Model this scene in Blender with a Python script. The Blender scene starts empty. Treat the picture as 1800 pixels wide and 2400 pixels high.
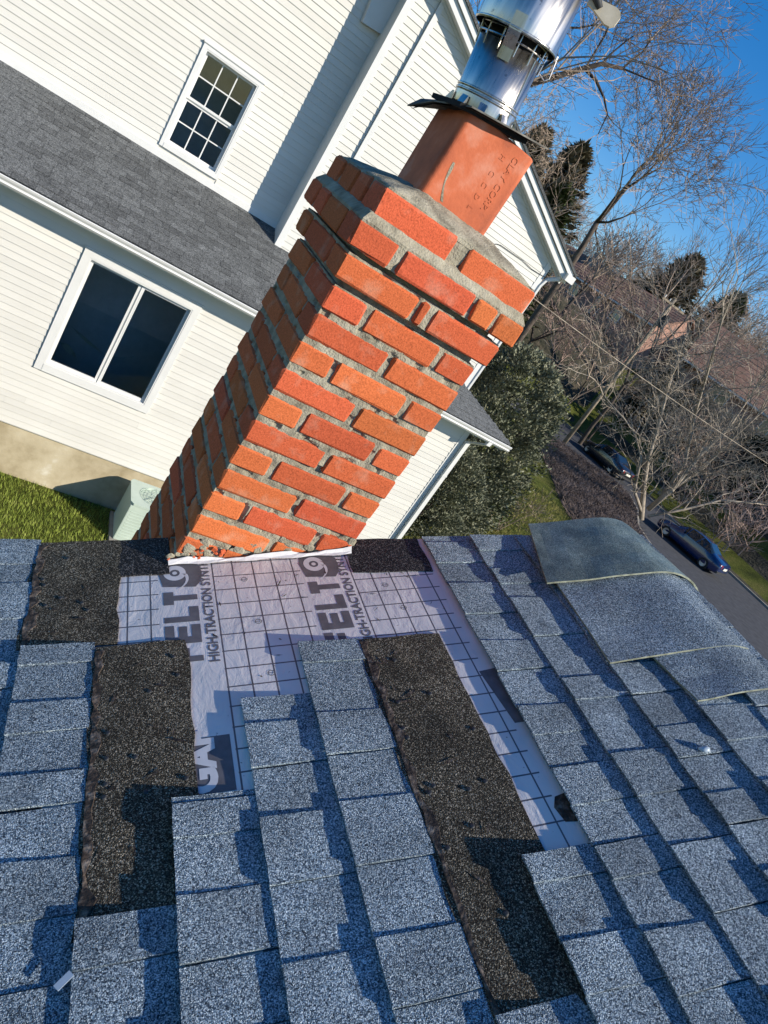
import bpy, bmesh, math, random
from mathutils import Vector, Matrix, noise
R = math.radians
sc = bpy.context.scene
col = sc.collection
rng = random.Random(7)

# ------------------------------------------------------------------ camera
CAM = Vector((-0.49279, -1.40441, 0.85469))
RIGHT = Vector((0.794346, -0.277550, 0.540352))
DOWN = Vector((0.329852, -0.549886, -0.767348))
FWD = Vector((0.510110, 0.787776, -0.345249))
FPX = 1646.45          # focal length in pixels of the 1800 x 2400 photograph
cd = bpy.data.cameras.new('camera')
cam = bpy.data.objects.new('camera', cd)
col.objects.link(cam)
m = Matrix((RIGHT, -DOWN, -FWD)).transposed().to_4x4()
m.translation = CAM
cam.matrix_world = m
cd.sensor_fit = 'VERTICAL'
cd.sensor_height = 24.0
cd.lens = 24.0 * FPX / 2400.0
cd.clip_start = 0.02
cd.clip_end = 2000
sc.camera = cam

# ------------------------------------------------------------------ sky, sun, exposure
SUN_AZ, SUN_EL = R(47.0), R(29.5)      # azimuth from -Y towards +X
SUND = Vector((math.cos(SUN_EL) * math.sin(SUN_AZ), -math.cos(SUN_EL) * math.cos(SUN_AZ), math.sin(SUN_EL)))
w = bpy.data.worlds.new('World')
sc.world = w
w.use_nodes = True
nt = w.node_tree
sky = nt.nodes.new('ShaderNodeTexSky')
sky.sky_type = 'NISHITA'
sky.sun_disc = False
sky.sun_elevation = SUN_EL
sky.sun_rotation = math.atan2(SUND.x, SUND.y)
sky.altitude = 300
sky.air_density = 1.0
sky.dust_density = 0.2
sky.ozone_density = 3.0
bg = nt.nodes['Background']
bg.inputs['Strength'].default_value = 0.12
hsv = nt.nodes.new('ShaderNodeHueSaturation')      # the camera's saturated rendering of a clear winter sky
hsv.inputs['Saturation'].default_value = 1.40
hsv.inputs['Hue'].default_value = 0.506
nt.links.new(sky.outputs['Color'], hsv.inputs['Color'])
nt.links.new(hsv.outputs['Color'], bg.inputs['Color'])
sl = bpy.data.lights.new('sun', 'SUN')
sl.energy = 5.0
sl.angle = R(0.5)
sl.color = (1.0, 0.92, 0.80)
sun = bpy.data.objects.new('sun', sl)
col.objects.link(sun)
sun.rotation_euler = SUND.to_track_quat('Z', 'Y').to_euler()
sun.location = (0, 0, 30)
vs = sc.view_settings
vs.view_transform = 'Standard'
vs.look = 'None'
vs.gamma = 1.0
vs.exposure = 0.42
vs.use_curve_mapping = False
sc.cycles.max_bounces = 6
sc.cycles.transparent_max_bounces = 12

# ------------------------------------------------------------------ helpers
def ray(px, py):
    return RIGHT * ((px - 900) / FPX) + DOWN * ((py - 1200) / FPX) + FWD
S9 = 1800 / 1659.0
def at_y(px, py, Y):                 # photograph position (1659 px wide copy) -> point in the plane y = Y
    r = ray(px * S9, py * S9)
    return CAM + r * ((Y - CAM.y) / r.y)
def at_z(px, py, Z):
    r = ray(px * S9, py * S9)
    return CAM + r * ((Z - CAM.z) / r.z)

def at_roof(px, py, n=0.0):          # photograph position -> point on the roof plane
    r = ray(px * S9, py * S9)
    c, s_ = math.cos(math.atan(0.49148)), math.sin(math.atan(0.49148))
    N = Vector((-s_, 0, c))
    return CAM + r * ((N.dot(Vector((0, 0, -0.09756))) + n - N.dot(CAM)) / N.dot(r))
def tag(o, label=None, cat=None, group=None, kind=None):
    if label: o['label'] = label
    if cat: o['category'] = cat
    if group: o['group'] = group
    if kind: o['kind'] = kind
    return o
def empty(name, loc=(0, 0, 0), parent=None):
    o = bpy.data.objects.new(name, None)
    col.objects.link(o)
    o.location = loc
    o.empty_display_size = 0.1
    if parent: o.parent = parent
    return o
def link(name, me, parent=None, loc=None, rot=None):
    o = bpy.data.objects.new(name, me)
    col.objects.link(o)
    if loc is not None: o.location = loc
    if rot is not None: o.rotation_euler = rot
    if parent is not None:
        o.parent = parent
    return o

class MB:
    def __init__(s):
        s.v = []; s.f = []
    def add(s, vs_, fs):
        b = len(s.v)
        s.v.extend([tuple(a) for a in vs_])
        s.f.extend([tuple(b + i for i in f) for f in fs])
        return s
    def box(s, x0, x1, y0, y1, z0, z1):
        return s.add([(x0, y0, z0), (x1, y0, z0), (x1, y1, z0), (x0, y1, z0), (x0, y0, z1), (x1, y0, z1), (x1, y1, z1), (x0, y1, z1)],
                     [(0, 3, 2, 1), (4, 5, 6, 7), (0, 1, 5, 4), (1, 2, 6, 5), (2, 3, 7, 6), (3, 0, 4, 7)])
    def hexa(s, p):     # 8 points, bottom ring 0-3, top ring 4-7
        return s.add(p, [(0, 3, 2, 1), (4, 5, 6, 7), (0, 1, 5, 4), (1, 2, 6, 5), (2, 3, 7, 6), (3, 0, 4, 7)])
    def prism(s, pts, d):   # polygon pts (3d, ccw seen from +d), extruded by vector d
        n = len(pts); d = Vector(d)
        a = [Vector(p) for p in pts]; b = [p + d for p in a]
        fs = [tuple(range(n - 1, -1, -1)), tuple(range(n, 2 * n))]
        for i in range(n):
            j = (i + 1) % n
            fs.append((i, j, n + j, n + i))
        return s.add(a + b, fs)
    def tube(s, pts, rads, n=5, cap=True):
        pts = [Vector(p) for p in pts]
        if not hasattr(rads, '__len__'): rads = [rads] * len(pts)
        vs_ = []; fs = []
        for i, p in enumerate(pts):
            d = (pts[min(i + 1, len(pts) - 1)] - pts[max(i - 1, 0)])
            if d.length < 1e-9: d = Vector((0, 0, 1))
            d.normalize()
            a = d.orthogonal() if i == 0 else (a - d * a.dot(d))
            if a.length < 1e-6: a = d.orthogonal()
            a.normalize()
            b = d.cross(a)
            for k in range(n):
                t = 2 * math.pi * k / n
                vs_.append(p + (a * math.cos(t) + b * math.sin(t)) * rads[i])
            if i:
                for k in range(n):
                    k2 = (k + 1) % n
                    fs.append(((i - 1) * n + k, (i - 1) * n + k2, i * n + k2, i * n + k))
        if cap:
            fs.append(tuple(range(n - 1, -1, -1)))
            fs.append(tuple((len(pts) - 1) * n + k for k in range(n)))
        return s.add(vs_, fs)
    def lathe(s, prof, n=32, c=(0, 0, 0), a0=0, a1=2 * math.pi):
        closed = abs(a1 - a0 - 2 * math.pi) < 1e-6
        k = n if closed else n + 1
        vs_ = []; fs = []
        for r, z in prof:
            for i in range(k):
                t = a0 + (a1 - a0) * i / n
                vs_.append((c[0] + r * math.cos(t), c[1] + r * math.sin(t), c[2] + z))
        for j in range(len(prof) - 1):
            for i in range(n):
                i2 = (i + 1) % k
                fs.append((j * k + i, j * k + i2, (j + 1) * k + i2, (j + 1) * k + i))
        return s.add(vs_, fs)
    def mesh(s, name, mat, smooth=False, fix=False):
        me = bpy.data.meshes.new(name)
        me.from_pydata(s.v, [], s.f)
        if fix:
            bm = bmesh.new(); bm.from_mesh(me)
            bmesh.ops.recalc_face_normals(bm, faces=bm.faces)
            bm.to_mesh(me); bm.free()
        if mat: me.materials.append(mat)
        if smooth: me.polygons.foreach_set('use_smooth', [True] * len(me.polygons))
        me.update()
        return me
    def build(s, name, mat, parent=None, smooth=False, fix=False, loc=None):
        return link(name, s.mesh(name, mat, smooth, fix), parent, loc)

def bevel_mesh(me, w_, seg=1, jit=0.0, seed=0):
    bm = bmesh.new(); bm.from_mesh(me)
    bmesh.ops.bevel(bm, geom=list(bm.edges), offset=w_, segments=seg, affect='EDGES', profile=0.6)
    if jit:
        r = random.Random(seed)
        for v in bm.verts:
            v.co += Vector((r.uniform(-jit, jit), r.uniform(-jit, jit), r.uniform(-jit, jit)))
    bm.to_mesh(me); bm.free(); me.update()
    return me

# ------------------------------------------------------------------ materials
def new_mat(name):
    m_ = bpy.data.materials.new(name)
    m_.use_nodes = True
    n = m_.node_tree
    return m_, n, n.nodes['Principled BSDF'], n.nodes, n.links
def node(nodes, t, **kw):
    n = nodes.new(t)
    for k, v in kw.items():
        if k.startswith('i_'):
            n.inputs[k[2:].replace('_', ' ')].default_value = v
        else:
            setattr(n, k, v)
    return n
def ramp(nodes, stops, interp='LINEAR'):
    r = nodes.new('ShaderNodeValToRGB')
    r.color_ramp.interpolation = interp
    el = r.color_ramp.elements
    while len(el) < len(stops): el.new(0.5)
    for e, (p, c) in zip(el, stops):
        e.position = p
        e.color = (c[0], c[1], c[2], 1)
    return r
def pos(nodes, links, scale=(1, 1, 1), obj=False):
    if obj:
        g = nodes.new('ShaderNodeTexCoord'); o = g.outputs['Object']
    else:
        g = nodes.new('ShaderNodeNewGeometry'); o = g.outputs['Position']
    mp = nodes.new('ShaderNodeMapping')
    mp.inputs['Scale'].default_value = scale
    links.new(o, mp.inputs['Vector'])
    return mp.outputs['Vector']
def noise_mat(name, stops, scale=5, detail=6, rough=0.8, bump=0.0, bscale=None, bdist=0.01, scl=(1, 1, 1), obj=False, spec=0.3, metal=0.0, rand=0.0, nrough=0.6):
    m_, n, p, nn, ll = new_mat(name)
    v = pos(nn, ll, scl, obj)
    a = node(nn, 'ShaderNodeTexNoise'); a.inputs['Scale'].default_value = scale; a.inputs['Detail'].default_value = detail; a.inputs['Roughness'].default_value = nrough
    ll.new(v, a.inputs['Vector'])
    r = ramp(nn, stops); ll.new(a.outputs['Fac'], r.inputs['Fac'])
    out = r.outputs['Color']
    if rand:
        oi = nn.new('ShaderNodeObjectInfo')
        hs = nn.new('ShaderNodeHueSaturation')
        mr = nn.new('ShaderNodeMapRange'); mr.inputs['To Min'].default_value = 1 - rand; mr.inputs['To Max'].default_value = 1 + rand
        ll.new(oi.outputs['Random'], mr.inputs['Value']); ll.new(mr.outputs['Result'], hs.inputs['Value'])
        ll.new(out, hs.inputs['Color']); out = hs.outputs['Color']
    ll.new(out, p.inputs['Base Color'])
    p.inputs['Roughness'].default_value = rough
    p.inputs['Specular IOR Level'].default_value = spec
    p.inputs['Metallic'].default_value = metal
    if bump:
        b = node(nn, 'ShaderNodeTexNoise'); b.inputs['Scale'].default_value = bscale or scale * 4; b.inputs['Detail'].default_value = 8
        ll.new(v, b.inputs['Vector'])
        bp = nn.new('ShaderNodeBump'); bp.inputs['Strength'].default_value = bump; bp.inputs['Distance'].default_value = bdist
        ll.new(b.outputs['Fac'], bp.inputs['Height']); ll.new(bp.outputs['Normal'], p.inputs['Normal'])
    return m_
def flat(name, c, rough=0.6, metal=0.0, spec=0.4):
    return noise_mat(name, [(0.3, [x * 0.9 for x in c]), (0.7, [min(1, x * 1.08) for x in c])], scale=9, rough=rough, metal=metal, spec=spec)

def granule_mat(name, stops, size=420, big=((0.35, 0.85), (0.7, 1.1)), bump=0.9, rough=0.95, rand=0.0, blotch=None, bdist=0.0022):
    """mineral granules: a random tone for every little stone, real relief, slow blotches"""
    m_, n, p, nn, ll = new_mat(name)
    v = pos(nn, ll)
    vo = node(nn, 'ShaderNodeTexVoronoi'); vo.inputs['Scale'].default_value = size; vo.inputs['Randomness'].default_value = 1
    ll.new(v, vo.inputs['Vector'])
    sx = nn.new('ShaderNodeSeparateColor'); ll.new(vo.outputs['Color'], sx.inputs['Color'])
    n2 = node(nn, 'ShaderNodeTexNoise'); n2.inputs['Scale'].default_value = size * 0.42; n2.inputs['Detail'].default_value = 3
    ll.new(v, n2.inputs['Vector'])
    ad = nn.new('ShaderNodeMath'); ad.operation = 'MULTIPLY_ADD'; ad.inputs[1].default_value = 0.86
    n2s = nn.new('ShaderNodeMath'); n2s.operation = 'MULTIPLY_ADD'; n2s.inputs[1].default_value = 1.0; n2s.inputs[2].default_value = -0.45
    ll.new(n2.outputs['Fac'], n2s.inputs[0])
    ll.new(sx.outputs['Red'], ad.inputs[0]); ll.new(n2s.outputs[0], ad.inputs[2])
    r = ramp(nn, stops); ll.new(ad.outputs[0], r.inputs['Fac'])
    n3 = node(nn, 'ShaderNodeTexNoise'); n3.inputs['Scale'].default_value = 9; n3.inputs['Detail'].default_value = 5
    ll.new(v, n3.inputs['Vector'])
    mr = nn.new('ShaderNodeMapRange'); mr.inputs['From Min'].default_value = big[0][0]; mr.inputs['From Max'].default_value = big[1][0]
    mr.inputs['To Min'].default_value = big[0][1]; mr.inputs['To Max'].default_value = big[1][1]
    ll.new(n3.outputs['Fac'], mr.inputs['Value'])
    hs = nn.new('ShaderNodeHueSaturation'); ll.new(r.outputs['Color'], hs.inputs['Color'])
    val = mr.outputs['Result']
    if rand:
        oi = nn.new('ShaderNodeObjectInfo')
        m2 = nn.new('ShaderNodeMapRange'); m2.inputs['To Min'].default_value = 1 - rand; m2.inputs['To Max'].default_value = 1 + rand
        ll.new(oi.outputs['Random'], m2.inputs['Value'])
        mu = nn.new('ShaderNodeMath'); mu.operation = 'MULTIPLY'; ll.new(val, mu.inputs[0]); ll.new(m2.outputs['Result'], mu.inputs[1]); val = mu.outputs[0]
    ll.new(val, hs.inputs['Value'])
    out = hs.outputs['Color']
    if blotch:
        n4 = node(nn, 'ShaderNodeTexNoise'); n4.inputs['Scale'].default_value = blotch[0]; n4.inputs['Detail'].default_value = 6; n4.inputs['Roughness'].default_value = 0.7
        ll.new(v, n4.inputs['Vector'])
        r4 = ramp(nn, [(blotch[1], (0, 0, 0)), (blotch[2], (1, 1, 1))]); ll.new(n4.outputs['Fac'], r4.inputs['Fac'])
        mx = nn.new('ShaderNodeMix'); mx.data_type = 'RGBA'
        ll.new(r4.outputs['Color'], mx.inputs['Factor']); ll.new(out, mx.inputs['A']); mx.inputs['B'].default_value = (*blotch[3], 1)
        out = mx.outputs['Result']
    ll.new(out, p.inputs['Base Color'])
    p.inputs['Roughness'].default_value = rough; p.inputs['Specular IOR Level'].default_value = 0.25
    bp = nn.new('ShaderNodeBump'); bp.inputs['Strength'].default_value = bump; bp.inputs['Distance'].default_value = bdist
    vo2 = node(nn, 'ShaderNodeTexVoronoi'); vo2.inputs['Scale'].default_value = size * 0.8; ll.new(v, vo2.inputs['Vector'])
    ll.new(vo2.outputs['Distance'], bp.inputs['Height']); bp.invert = True
    ll.new(bp.outputs['Normal'], p.inputs['Normal'])
    return m_

M = {}
M['shingle'] = granule_mat('blue_grey_granules', [(0.08, (0.020, 0.032, 0.046)), (0.34, (0.115, 0.165, 0.212)), (0.58, (0.25, 0.33, 0.39)), (0.88, (0.66, 0.76, 0.81))], size=700, rand=0.14, bump=1.0, bdist=0.003, blotch=(17, 0.63, 0.80, (0.05, 0.052, 0.056)), big=((0.3, 0.72), (0.7, 1.2)))
M['headlap'] = granule_mat('brown_black_granules', [(0.15, (0.012, 0.010, 0.007)), (0.45, (0.042, 0.035, 0.023)), (0.7, (0.11, 0.093, 0.064)), (0.95, (0.42, 0.37, 0.28))], size=620, big=((0.3, 0.55), (0.7, 1.35)), blotch=(11, 0.60, 0.72, (0.035, 0.026, 0.018)))
M['starter'] = granule_mat('black_granules', [(0.2, (0.004, 0.004, 0.005)), (0.6, (0.016, 0.016, 0.018)), (0.9, (0.14, 0.13, 0.12))], size=420, rough=0.7)
M['tar'] = noise_mat('tar', [(0.32, (0.010, 0.008, 0.007)), (0.48, (0.05, 0.036, 0.026)), (0.6, (0.14, 0.11, 0.085)), (0.72, (0.30, 0.25, 0.20))], scale=60, rough=0.75, bump=0.8, bscale=160, bdist=0.004)
M['backing'] = granule_mat('shingle_backing_sand', [(0.1, (0.07, 0.09, 0.07)), (0.5, (0.17, 0.205, 0.165)), (0.9, (0.36, 0.40, 0.32))], size=700, rough=0.34, bump=0.2, bdist=0.0008, big=((0.35, 0.6), (0.7, 1.5)))
M['wood'] = noise_mat('deck_wood', [(0.3, (0.2, 0.13, 0.07)), (0.7, (0.33, 0.22, 0.12))], scale=6, scl=(1, 8, 1))
M['mortar'] = noise_mat('mortar', [(0.28, (0.15, 0.132, 0.095)), (0.5, (0.31, 0.28, 0.205)), (0.75, (0.43, 0.395, 0.30))], scale=24, rough=0.95, bump=0.9, bscale=220, bdist=0.004, spec=0.1)

def brick_mat(name, c, dark, rand=0.18):
    m_, n, p, nn, ll = new_mat(name)
    v = pos(nn, ll)
    a = node(nn, 'ShaderNodeTexNoise'); a.inputs['Scale'].default_value = 260; a.inputs['Detail'].default_value = 4; a.inputs['Roughness'].default_value = 0.7
    b = node(nn, 'ShaderNodeTexNoise'); b.inputs['Scale'].default_value = 18; b.inputs['Detail'].default_value = 6
    ll.new(v, a.inputs['Vector']); ll.new(v, b.inputs['Vector'])
    r1 = ramp(nn, [(0.26, dark), (0.42, [x * 0.8 for x in c]), (0.55, c), (0.78, [min(1, x * 1.25 + 0.015) for x in c])]); ll.new(a.outputs['Fac'], r1.inputs['Fac'])
    r2 = ramp(nn, [(0.55, (0, 0, 0)), (0.78, (1, 1, 1))]); ll.new(b.outputs['Fac'], r2.inputs['Fac'])
    mul = nn.new('ShaderNodeMath'); mul.operation = 'MULTIPLY'; mul.inputs[1].default_value = 0.35; ll.new(r2.outputs['Color'], mul.inputs[0])
    mx = nn.new('ShaderNodeMix'); mx.data_type = 'RGBA'; ll.new(mul.outputs[0], mx.inputs['Factor']); ll.new(r1.outputs['Color'], mx.inputs['A']); mx.inputs['B'].default_value = (0.60, 0.42, 0.30, 1)
    oi = nn.new('ShaderNodeObjectInfo')
    hs = nn.new('ShaderNodeHueSaturation'); mr = nn.new('ShaderNodeMapRange'); mr.inputs['To Min'].default_value = 1 - rand; mr.inputs['To Max'].default_value = 1 + rand
    mh = nn.new('ShaderNodeMapRange'); mh.inputs['To Min'].default_value = 0.494; mh.inputs['To Max'].default_value = 0.509
    frac = nn.new('ShaderNodeMath'); frac.operation = 'FRACT'; m7 = nn.new('ShaderNodeMath'); m7.operation = 'MULTIPLY'; m7.inputs[1].default_value = 7.3
    ll.new(oi.outputs['Random'], m7.inputs[0]); ll.new(m7.outputs[0], frac.inputs[0]); ll.new(frac.outputs[0], mh.inputs['Value'])
    ll.new(oi.outputs['Random'], mr.inputs['Value']); ll.new(mr.outputs['Result'], hs.inputs['Value']); ll.new(mh.outputs['Result'], hs.inputs['Hue'])
    ll.new(mx.outputs['Result'], hs.inputs['Color']); ll.new(hs.outputs['Color'], p.inputs['Base Color'])
    p.inputs['Roughness'].default_value = 0.9; p.inputs['Specular IOR Level'].default_value = 0.15
    bp = nn.new('ShaderNodeBump'); bp.inputs['Strength'].default_value = 0.55; bp.inputs['Distance'].default_value = 0.0018
    ll.new(a.outputs['Fac'], bp.inputs['Height']); ll.new(bp.outputs['Normal'], p.inputs['Normal'])
    return m_
M['brick'] = brick_mat('red_orange_brick', (0.56, 0.122, 0.046), (0.20, 0.042, 0.018), 0.17)
M['brick_far'] = noise_mat('far_brick', [(0.3, (0.27, 0.15, 0.11)), (0.7, (0.42, 0.25, 0.19))], scale=3, rough=0.9)
M['terracotta'] = noise_mat('terracotta', [(0.26, (0.27, 0.075, 0.04)), (0.40, (0.45, 0.112, 0.048)), (0.55, (0.54, 0.138, 0.058)), (0.74, (0.60, 0.24, 0.15))], scale=13, detail=9, rough=0.75, bump=0.4, bscale=120, bdist=0.002, spec=0.25)
M['siding'] = noise_mat('cream_vinyl', [(0.3, (0.615, 0.595, 0.535)), (0.7, (0.67, 0.65, 0.59))], scale=1.3, rough=0.5, rand=0.05, spec=0.3)
M['trim'] = noise_mat('white_trim', [(0.3, (0.64, 0.635, 0.60)), (0.7, (0.70, 0.695, 0.665))], scale=3, rough=0.45)
M['parging'] = noise_mat('parged_foundation', [(0.3, (0.30, 0.24, 0.14)), (0.5, (0.45, 0.38, 0.25)), (0.66, (0.52, 0.45, 0.31)), (0.8, (0.68, 0.64, 0.54))], scale=2.2, detail=9, rough=0.95, bump=0.3, bscale=14)
M['roof_far'] = granule_mat('grey_shingle_roof', [(0.1, (0.05, 0.052, 0.052)), (0.5, (0.10, 0.105, 0.105)), (0.9, (0.19, 0.195, 0.19))], size=120, rand=0.22, bump=0.3)
M['ac'] = noise_mat('pale_green_enamel', [(0.3, (0.42, 0.50, 0.42)), (0.7, (0.50, 0.58, 0.50))], scale=4, rough=0.4)
M['dark'] = flat('dark_metal', (0.03, 0.032, 0.034), 0.6)
M['soot_shade'] = noise_mat('soot_shade', [(0.3, (0.006, 0.006, 0.006)), (0.7, (0.02, 0.019, 0.018))], scale=30, rough=0.95)  # sooty lining of the cap; also the painted shade under its base plate
M['room'] = flat('room_wall', (0.74, 0.70, 0.64), 0.9)
M['leafy'] = flat('pale_leaf', (0.5, 0.55, 0.47), 0.7)
M['asphalt'] = noise_mat('asphalt', [(0.3, (0.035, 0.037, 0.042)), (0.7, (0.07, 0.073, 0.08))], scale=3, rough=0.9)
M['kerb'] = noise_mat('kerb_concrete', [(0.3, (0.22, 0.20, 0.17)), (0.7, (0.36, 0.34, 0.29))], scale=2, rough=0.9)
M['bark'] = noise_mat('grey_brown_bark', [(0.3, (0.05, 0.04, 0.032)), (0.6, (0.12, 0.095, 0.075)), (0.8, (0.22, 0.18, 0.15))], scale=3, rough=0.95, scl=(3, 3, 1))
M['bark_dark'] = noise_mat('dark_bark', [(0.3, (0.025, 0.02, 0.017)), (0.7, (0.07, 0.055, 0.045))], scale=3, rough=0.95)
M['bark_pale'] = noise_mat('pale_bark', [(0.3, (0.17, 0.14, 0.11)), (0.6, (0.38, 0.325, 0.255)), (0.8, (0.54, 0.47, 0.38))], scale=2.5, rough=0.95)
M['twig'] = noise_mat('brown_twigs', [(0.3, (0.20, 0.15, 0.11)), (0.7, (0.46, 0.355, 0.27))], scale=2, rough=0.9)
M['twig_red'] = noise_mat('purple_brown_twigs', [(0.3, (0.22, 0.15, 0.12)), (0.7, (0.50, 0.37, 0.30))], scale=1.2, rough=0.9)
M['evergreen'] = noise_mat('blue_green_needles', [(0.3, (0.045, 0.05, 0.03)), (0.5, (0.14, 0.15, 0.092)), (0.75, (0.34, 0.325, 0.215))], scale=2.2, rough=0.7)
M['conifer'] = noise_mat('dull_conifer_needles', [(0.3, (0.065, 0.062, 0.038)), (0.5, (0.16, 0.14, 0.088)), (0.75, (0.33, 0.265, 0.18))], scale=0.9, rough=0.8)
M['conifer_g'] = noise_mat('green_conifer_needles', [(0.3, (0.03, 0.045, 0.015)), (0.7, (0.11, 0.13, 0.045))], scale=0.9, rough=0.8)
M['shaded_leaf'] = noise_mat('shaded_evergreen_leaves', [(0.3, (0.006, 0.012, 0.007)), (0.55, (0.018, 0.028, 0.014)), (0.8, (0.05, 0.06, 0.03))], scale=1.5, rough=0.6)  # deep shade from trees is put into this leaf colour
M['grass'] = noise_mat('grass_blades', [(0.3, (0.11, 0.15, 0.018)), (0.55, (0.25, 0.31, 0.045)), (0.75, (0.44, 0.44, 0.13))], scale=5, rough=0.7)
M['pole'] = noise_mat('weathered_pole', [(0.3, (0.20, 0.16, 0.11)), (0.7, (0.36, 0.30, 0.22))], scale=3, rough=0.9)
M['brown_roof'] = noise_mat('brown_roof', [(0.3, (0.15, 0.085, 0.06)), (0.7, (0.25, 0.15, 0.11))], scale=1.2, rough=0.9, rand=0.12)
M['rubber'] = flat('tyre_rubber', (0.015, 0.015, 0.016), 0.8)
M['rim'] = flat('alloy', (0.35, 0.36, 0.38), 0.35, 0.8)
M['plastic'] = flat('clear_scrap', (0.42, 0.50, 0.56), 0.2)

def glass_mat(name, tint=0.9):
    m_, n, p, nn, ll = new_mat(name)
    nn.remove(p)
    tr = nn.new('ShaderNodeBsdfTransparent'); tr.inputs['Color'].default_value = (tint * 0.85, tint * 0.95, tint, 1)
    gl = nn.new('ShaderNodeBsdfGlossy'); gl.inputs['Roughness'].default_value = 0.02
    fr = nn.new('ShaderNodeFresnel'); fr.inputs['IOR'].default_value = 1.5
    mx = nn.new('ShaderNodeMixShader')
    ll.new(fr.outputs[0], mx.inputs[0]); ll.new(tr.outputs[0], mx.inputs[1]); ll.new(gl.outputs[0], mx.inputs[2])
    ll.new(mx.outputs[0], nn['Material Output'].inputs['Surface'])
    return m_
M['glass'] = glass_mat('window_glass')
M['car_glass'] = flat('dark_car_glass', (0.012, 0.018, 0.022), 0.04, 0, 0.9)
def paint(name, c):
    m_, n, p, nn, ll = new_mat(name)
    v = pos(nn, ll)
    a = node(nn, 'ShaderNodeTexNoise'); a.inputs['Scale'].default_value = 2
    ll.new(v, a.inputs['Vector'])
    r = ramp(nn, [(0.3, [x * 0.85 for x in c]), (0.7, c)]); ll.new(a.outputs['Fac'], r.inputs['Fac'])
    ll.new(r.outputs['Color'], p.inputs['Base Color'])
    p.inputs['Roughness'].default_value = 0.25; p.inputs['Coat Weight'].default_value = 1.0; p.inputs['Coat Roughness'].default_value = 0.04
    return m_
M['paint_blue'] = paint('dark_blue_paint', (0.006, 0.02, 0.085))
M['paint_black'] = paint('black_paint', (0.012, 0.014, 0.017))
M['tail'] = flat('red_lamp', (0.35, 0.02, 0.02), 0.15)
M['plate_white'] = flat('pale_plate', (0.8, 0.78, 0.66), 0.35)

def galv():
    m_, n, p, nn, ll = new_mat('galvanised_steel')
    v = pos(nn, ll, (60, 60, 3))
    a = node(nn, 'ShaderNodeTexNoise'); a.inputs['Scale'].default_value = 1.0; a.inputs['Detail'].default_value = 5
    ll.new(v, a.inputs['Vector'])
    v2 = pos(nn, ll)
    b = node(nn, 'ShaderNodeTexNoise'); b.inputs['Scale'].default_value = 55; b.inputs['Detail'].default_value = 4; ll.new(v2, b.inputs['Vector'])
    r = ramp(nn, [(0.3, (0.36, 0.335, 0.30)), (0.7, (0.70, 0.66, 0.60))]); ll.new(a.outputs['Fac'], r.inputs['Fac'])
    r3 = ramp(nn, [(0.66, (0, 0, 0)), (0.74, (1, 1, 1))]); ll.new(b.outputs['Fac'], r3.inputs['Fac'])
    mx = nn.new('ShaderNodeMix'); mx.data_type = 'RGBA'; ll.new(r3.outputs['Color'], mx.inputs['Factor']); ll.new(r.outputs['Color'], mx.inputs['A']); mx.inputs['B'].default_value = (0.12, 0.12, 0.13, 1)
    ll.new(mx.outputs['Result'], p.inputs['Base Color'])
    p.inputs['Metallic'].default_value = 0.97
    r2 = ramp(nn, [(0.3, (0.20, 0.20, 0.20)), (0.7, (0.40, 0.40, 0.40))]); ll.new(a.outputs['Fac'], r2.inputs['Fac'])
    ll.new(r2.outputs['Color'], p.inputs['Roughness'])
    bp = nn.new('ShaderNodeBump'); bp.inputs['Strength'].default_value = 0.12; bp.inputs['Distance'].default_value = 0.004
    ll.new(a.outputs['Fac'], bp.inputs['Height']); ll.new(bp.outputs['Normal'], p.inputs['Normal'])
    return m_
M['galv'] = galv()
M['plate'] = noise_mat('weathered_plate', [(0.3, (0.07, 0.065, 0.055)), (0.6, (0.16, 0.15, 0.13)), (0.8, (0.34, 0.33, 0.29))], scale=30, rough=0.6, metal=0.3)
M['tan_metal'] = noise_mat('tan_coated_metal', [(0.3, (0.42, 0.36, 0.25)), (0.7, (0.62, 0.55, 0.42))], scale=20, rough=0.55)

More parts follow.
